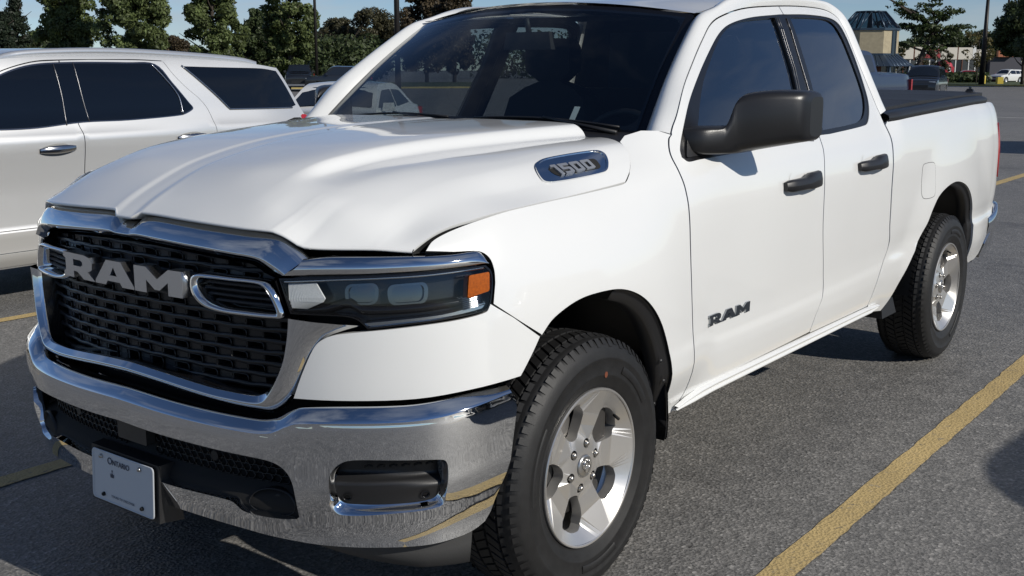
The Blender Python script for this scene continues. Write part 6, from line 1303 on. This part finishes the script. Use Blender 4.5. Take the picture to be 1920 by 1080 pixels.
# pillar skin between door glass and quarter glass is body colour; handles
for pair, x0, x1, zc in ((SD1, 1.372, 1.640, 1.040), (SD2, 2.490, 2.760, 1.072)):
    for k, d in zip((False, True), pair):
        mb = MB(); rows = []
        for q in np.linspace(0, 1, 13):
            x = x0+(x1-x0)*q; hh = .030*(math.sin(math.pi*min(1, .1+.8*q))**.5); b_ = .012+.026*math.sin(math.pi*q)**.7; sec = []
            for a in np.linspace(0, 2*np.pi, 11): sec.append(SF(b_*.6+b_*.5*math.cos(a))(x, zc+.010*q+hh*math.sin(a)))
            rows.append(sec)
        mb.grid(np.array(rows), 0, True, flip=True); mb.build('handle', M_SATIN, d, mirror=k)
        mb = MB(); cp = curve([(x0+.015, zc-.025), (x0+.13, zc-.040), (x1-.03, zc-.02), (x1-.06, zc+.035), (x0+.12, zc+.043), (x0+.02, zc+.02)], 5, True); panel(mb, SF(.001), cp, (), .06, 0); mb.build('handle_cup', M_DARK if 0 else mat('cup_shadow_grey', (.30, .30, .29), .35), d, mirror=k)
# cladding, sill
cl = np.concatenate([[(.30, .275), (2.16, .275)], [(2.16, .37), (.30, .36)]]); gp('sill', dens(cl, 8), M_CLAD, .006, SU, (), .08, .04); cl2 = np.concatenate([[(.28, .372), (2.17, .376)], [(2.15, .505), (.30, .505)]]); gp('door_cladding', dens(cl2, 8), M_CLAD, .008, SU, (), .06, .02)
# roof skin with rails
n_ = sroof[(sroof[:, 0] > .9)]; A_ = SF(0.)(n_[:, 0], n_[:, 1]); rows = []
for q in np.linspace(1, -1, 17): rows.append(A_*np.array([1, q, 1])+np.array([0, 0, 1.])*(.060*(1-q*q))*1.0)
mb = MB(); mb.grid(np.array(rows), 0, True); mb.build('roof', M_PEARL, SU)
h_ = sroof[(sroof[:, 0] <= .32)]; A_ = SF(0.)(h_[:, 0], h_[:, 1]); mb = MB(); mb.grid(np.array([A_*np.array([1, q, 1])+np.array([0, 0, .05*(1-q*q)]) for q in np.linspace(1, -1, 13)]), 0, True); mb.build('hood', M_PEARL, SU)
ws_ = sroof[(sroof[:, 0] >= .25) & (sroof[:, 0] <= 1.02)]; A_ = SF(-.02)(ws_[:, 0], ws_[:, 1]); mb = MB(); mb.grid(np.array([A_*np.array([1, q, 1])+np.array([-.06*(1-q*q), 0, .05*(1-q*q)]) for q in np.linspace(1, -1, 13)]), 0, True); mb.build('windshield', M_SUVG, SU)
A_ = SF(0.)(srear[:, 0], srear[:, 1]); mb = MB(); mb.grid(np.array([A_*np.array([1, q, 1])+np.array([.10*(1-q*q), 0, 0]) for q in np.linspace(1, -1, 13)]), 0, True); mb.build('tailgate', M_PEARL, SU)
f_ = sroof[:14]; 
for k in (False, True):
    L = curve([(1.18, 1.640), (1.30, 1.690), (1.50, 1.718), (1.87, 1.735), (2.21, 1.737), (2.63, 1.724), (3.08, 1.700), (3.33, 1.676), (3.45, 1.650)], 6); rows = []
    for dz, dy in ((-.055, .005), (-.030, -.012), (.002, -.008), (.006, .018), (-.012, .028), (-.055, .02)): p_ = SF(0.)(L[:, 0], np.minimum(L[:, 1], 1.70)-.045)*np.array([1, 1, 0])+np.stack([0*L[:, 0], .055+dy+0*L[:, 0], L[:, 1]+dz], -1); rows.append(p_)
    mb = MB(); mb.grid(np.array(rows), 0, True, flip=False); mb.build('roof_rail', mat('rail_silver', (.62, .63, .64), .28, .7), SU, mirror=k)
    mb = MB(); tl_ = curve([(3.80, 1.20), (3.92, 1.17), (3.97, .95), (3.95, .72), (3.86, .72), (3.84, 1.0)], 4, True); panel(mb, SF(.006), tl_ if .5*np.sum(tl_[:, 0]*np.roll(tl_[:, 1], -1)-np.roll(tl_[:, 0], -1)*tl_[:, 1]) > 0 else tl_[::-1], (), .06, .02); mb.build('tail_light', M_RED, SU, mirror=k)
    mb = MB(); mb.box((-.50, -1.13, 1.18), (.14, .24, .16), taper=.8); mb.build('mirror', M_PEARL, SU, mirror=k)
for x in (-.25, 2.67):
    for s in (1, -1):
        W_ = empty('wheel', (x-1.25, -s*.86, .37)); W_.parent = SU; W_.rotation_euler = (0, 0, 0 if s > 0 else math.pi); mb = MB(); mb.lathe([(.25, -.10), (.30, -.122), (.35, -.11), (.37, -.08), (.37, .08), (.35, .11), (.25, .11)], 40, 'y', flip=True); mb.build('tyre', M_RUBBER, W_); mb = MB(); mb.lathe([(0, -.07), (.06, -.085), (.16, -.075), (.24, -.10), (.255, -.108)], 40, 'y'); mb.build('rim', M_WHEEL, W_)
mb = MB(); mb.box((.08, 0, .34), (4.9, 1.5, .16)); mb.box((1.1, 0, .55), (2.0, 1.75, .25)); mb.build('underbody', M_DULL, SU)
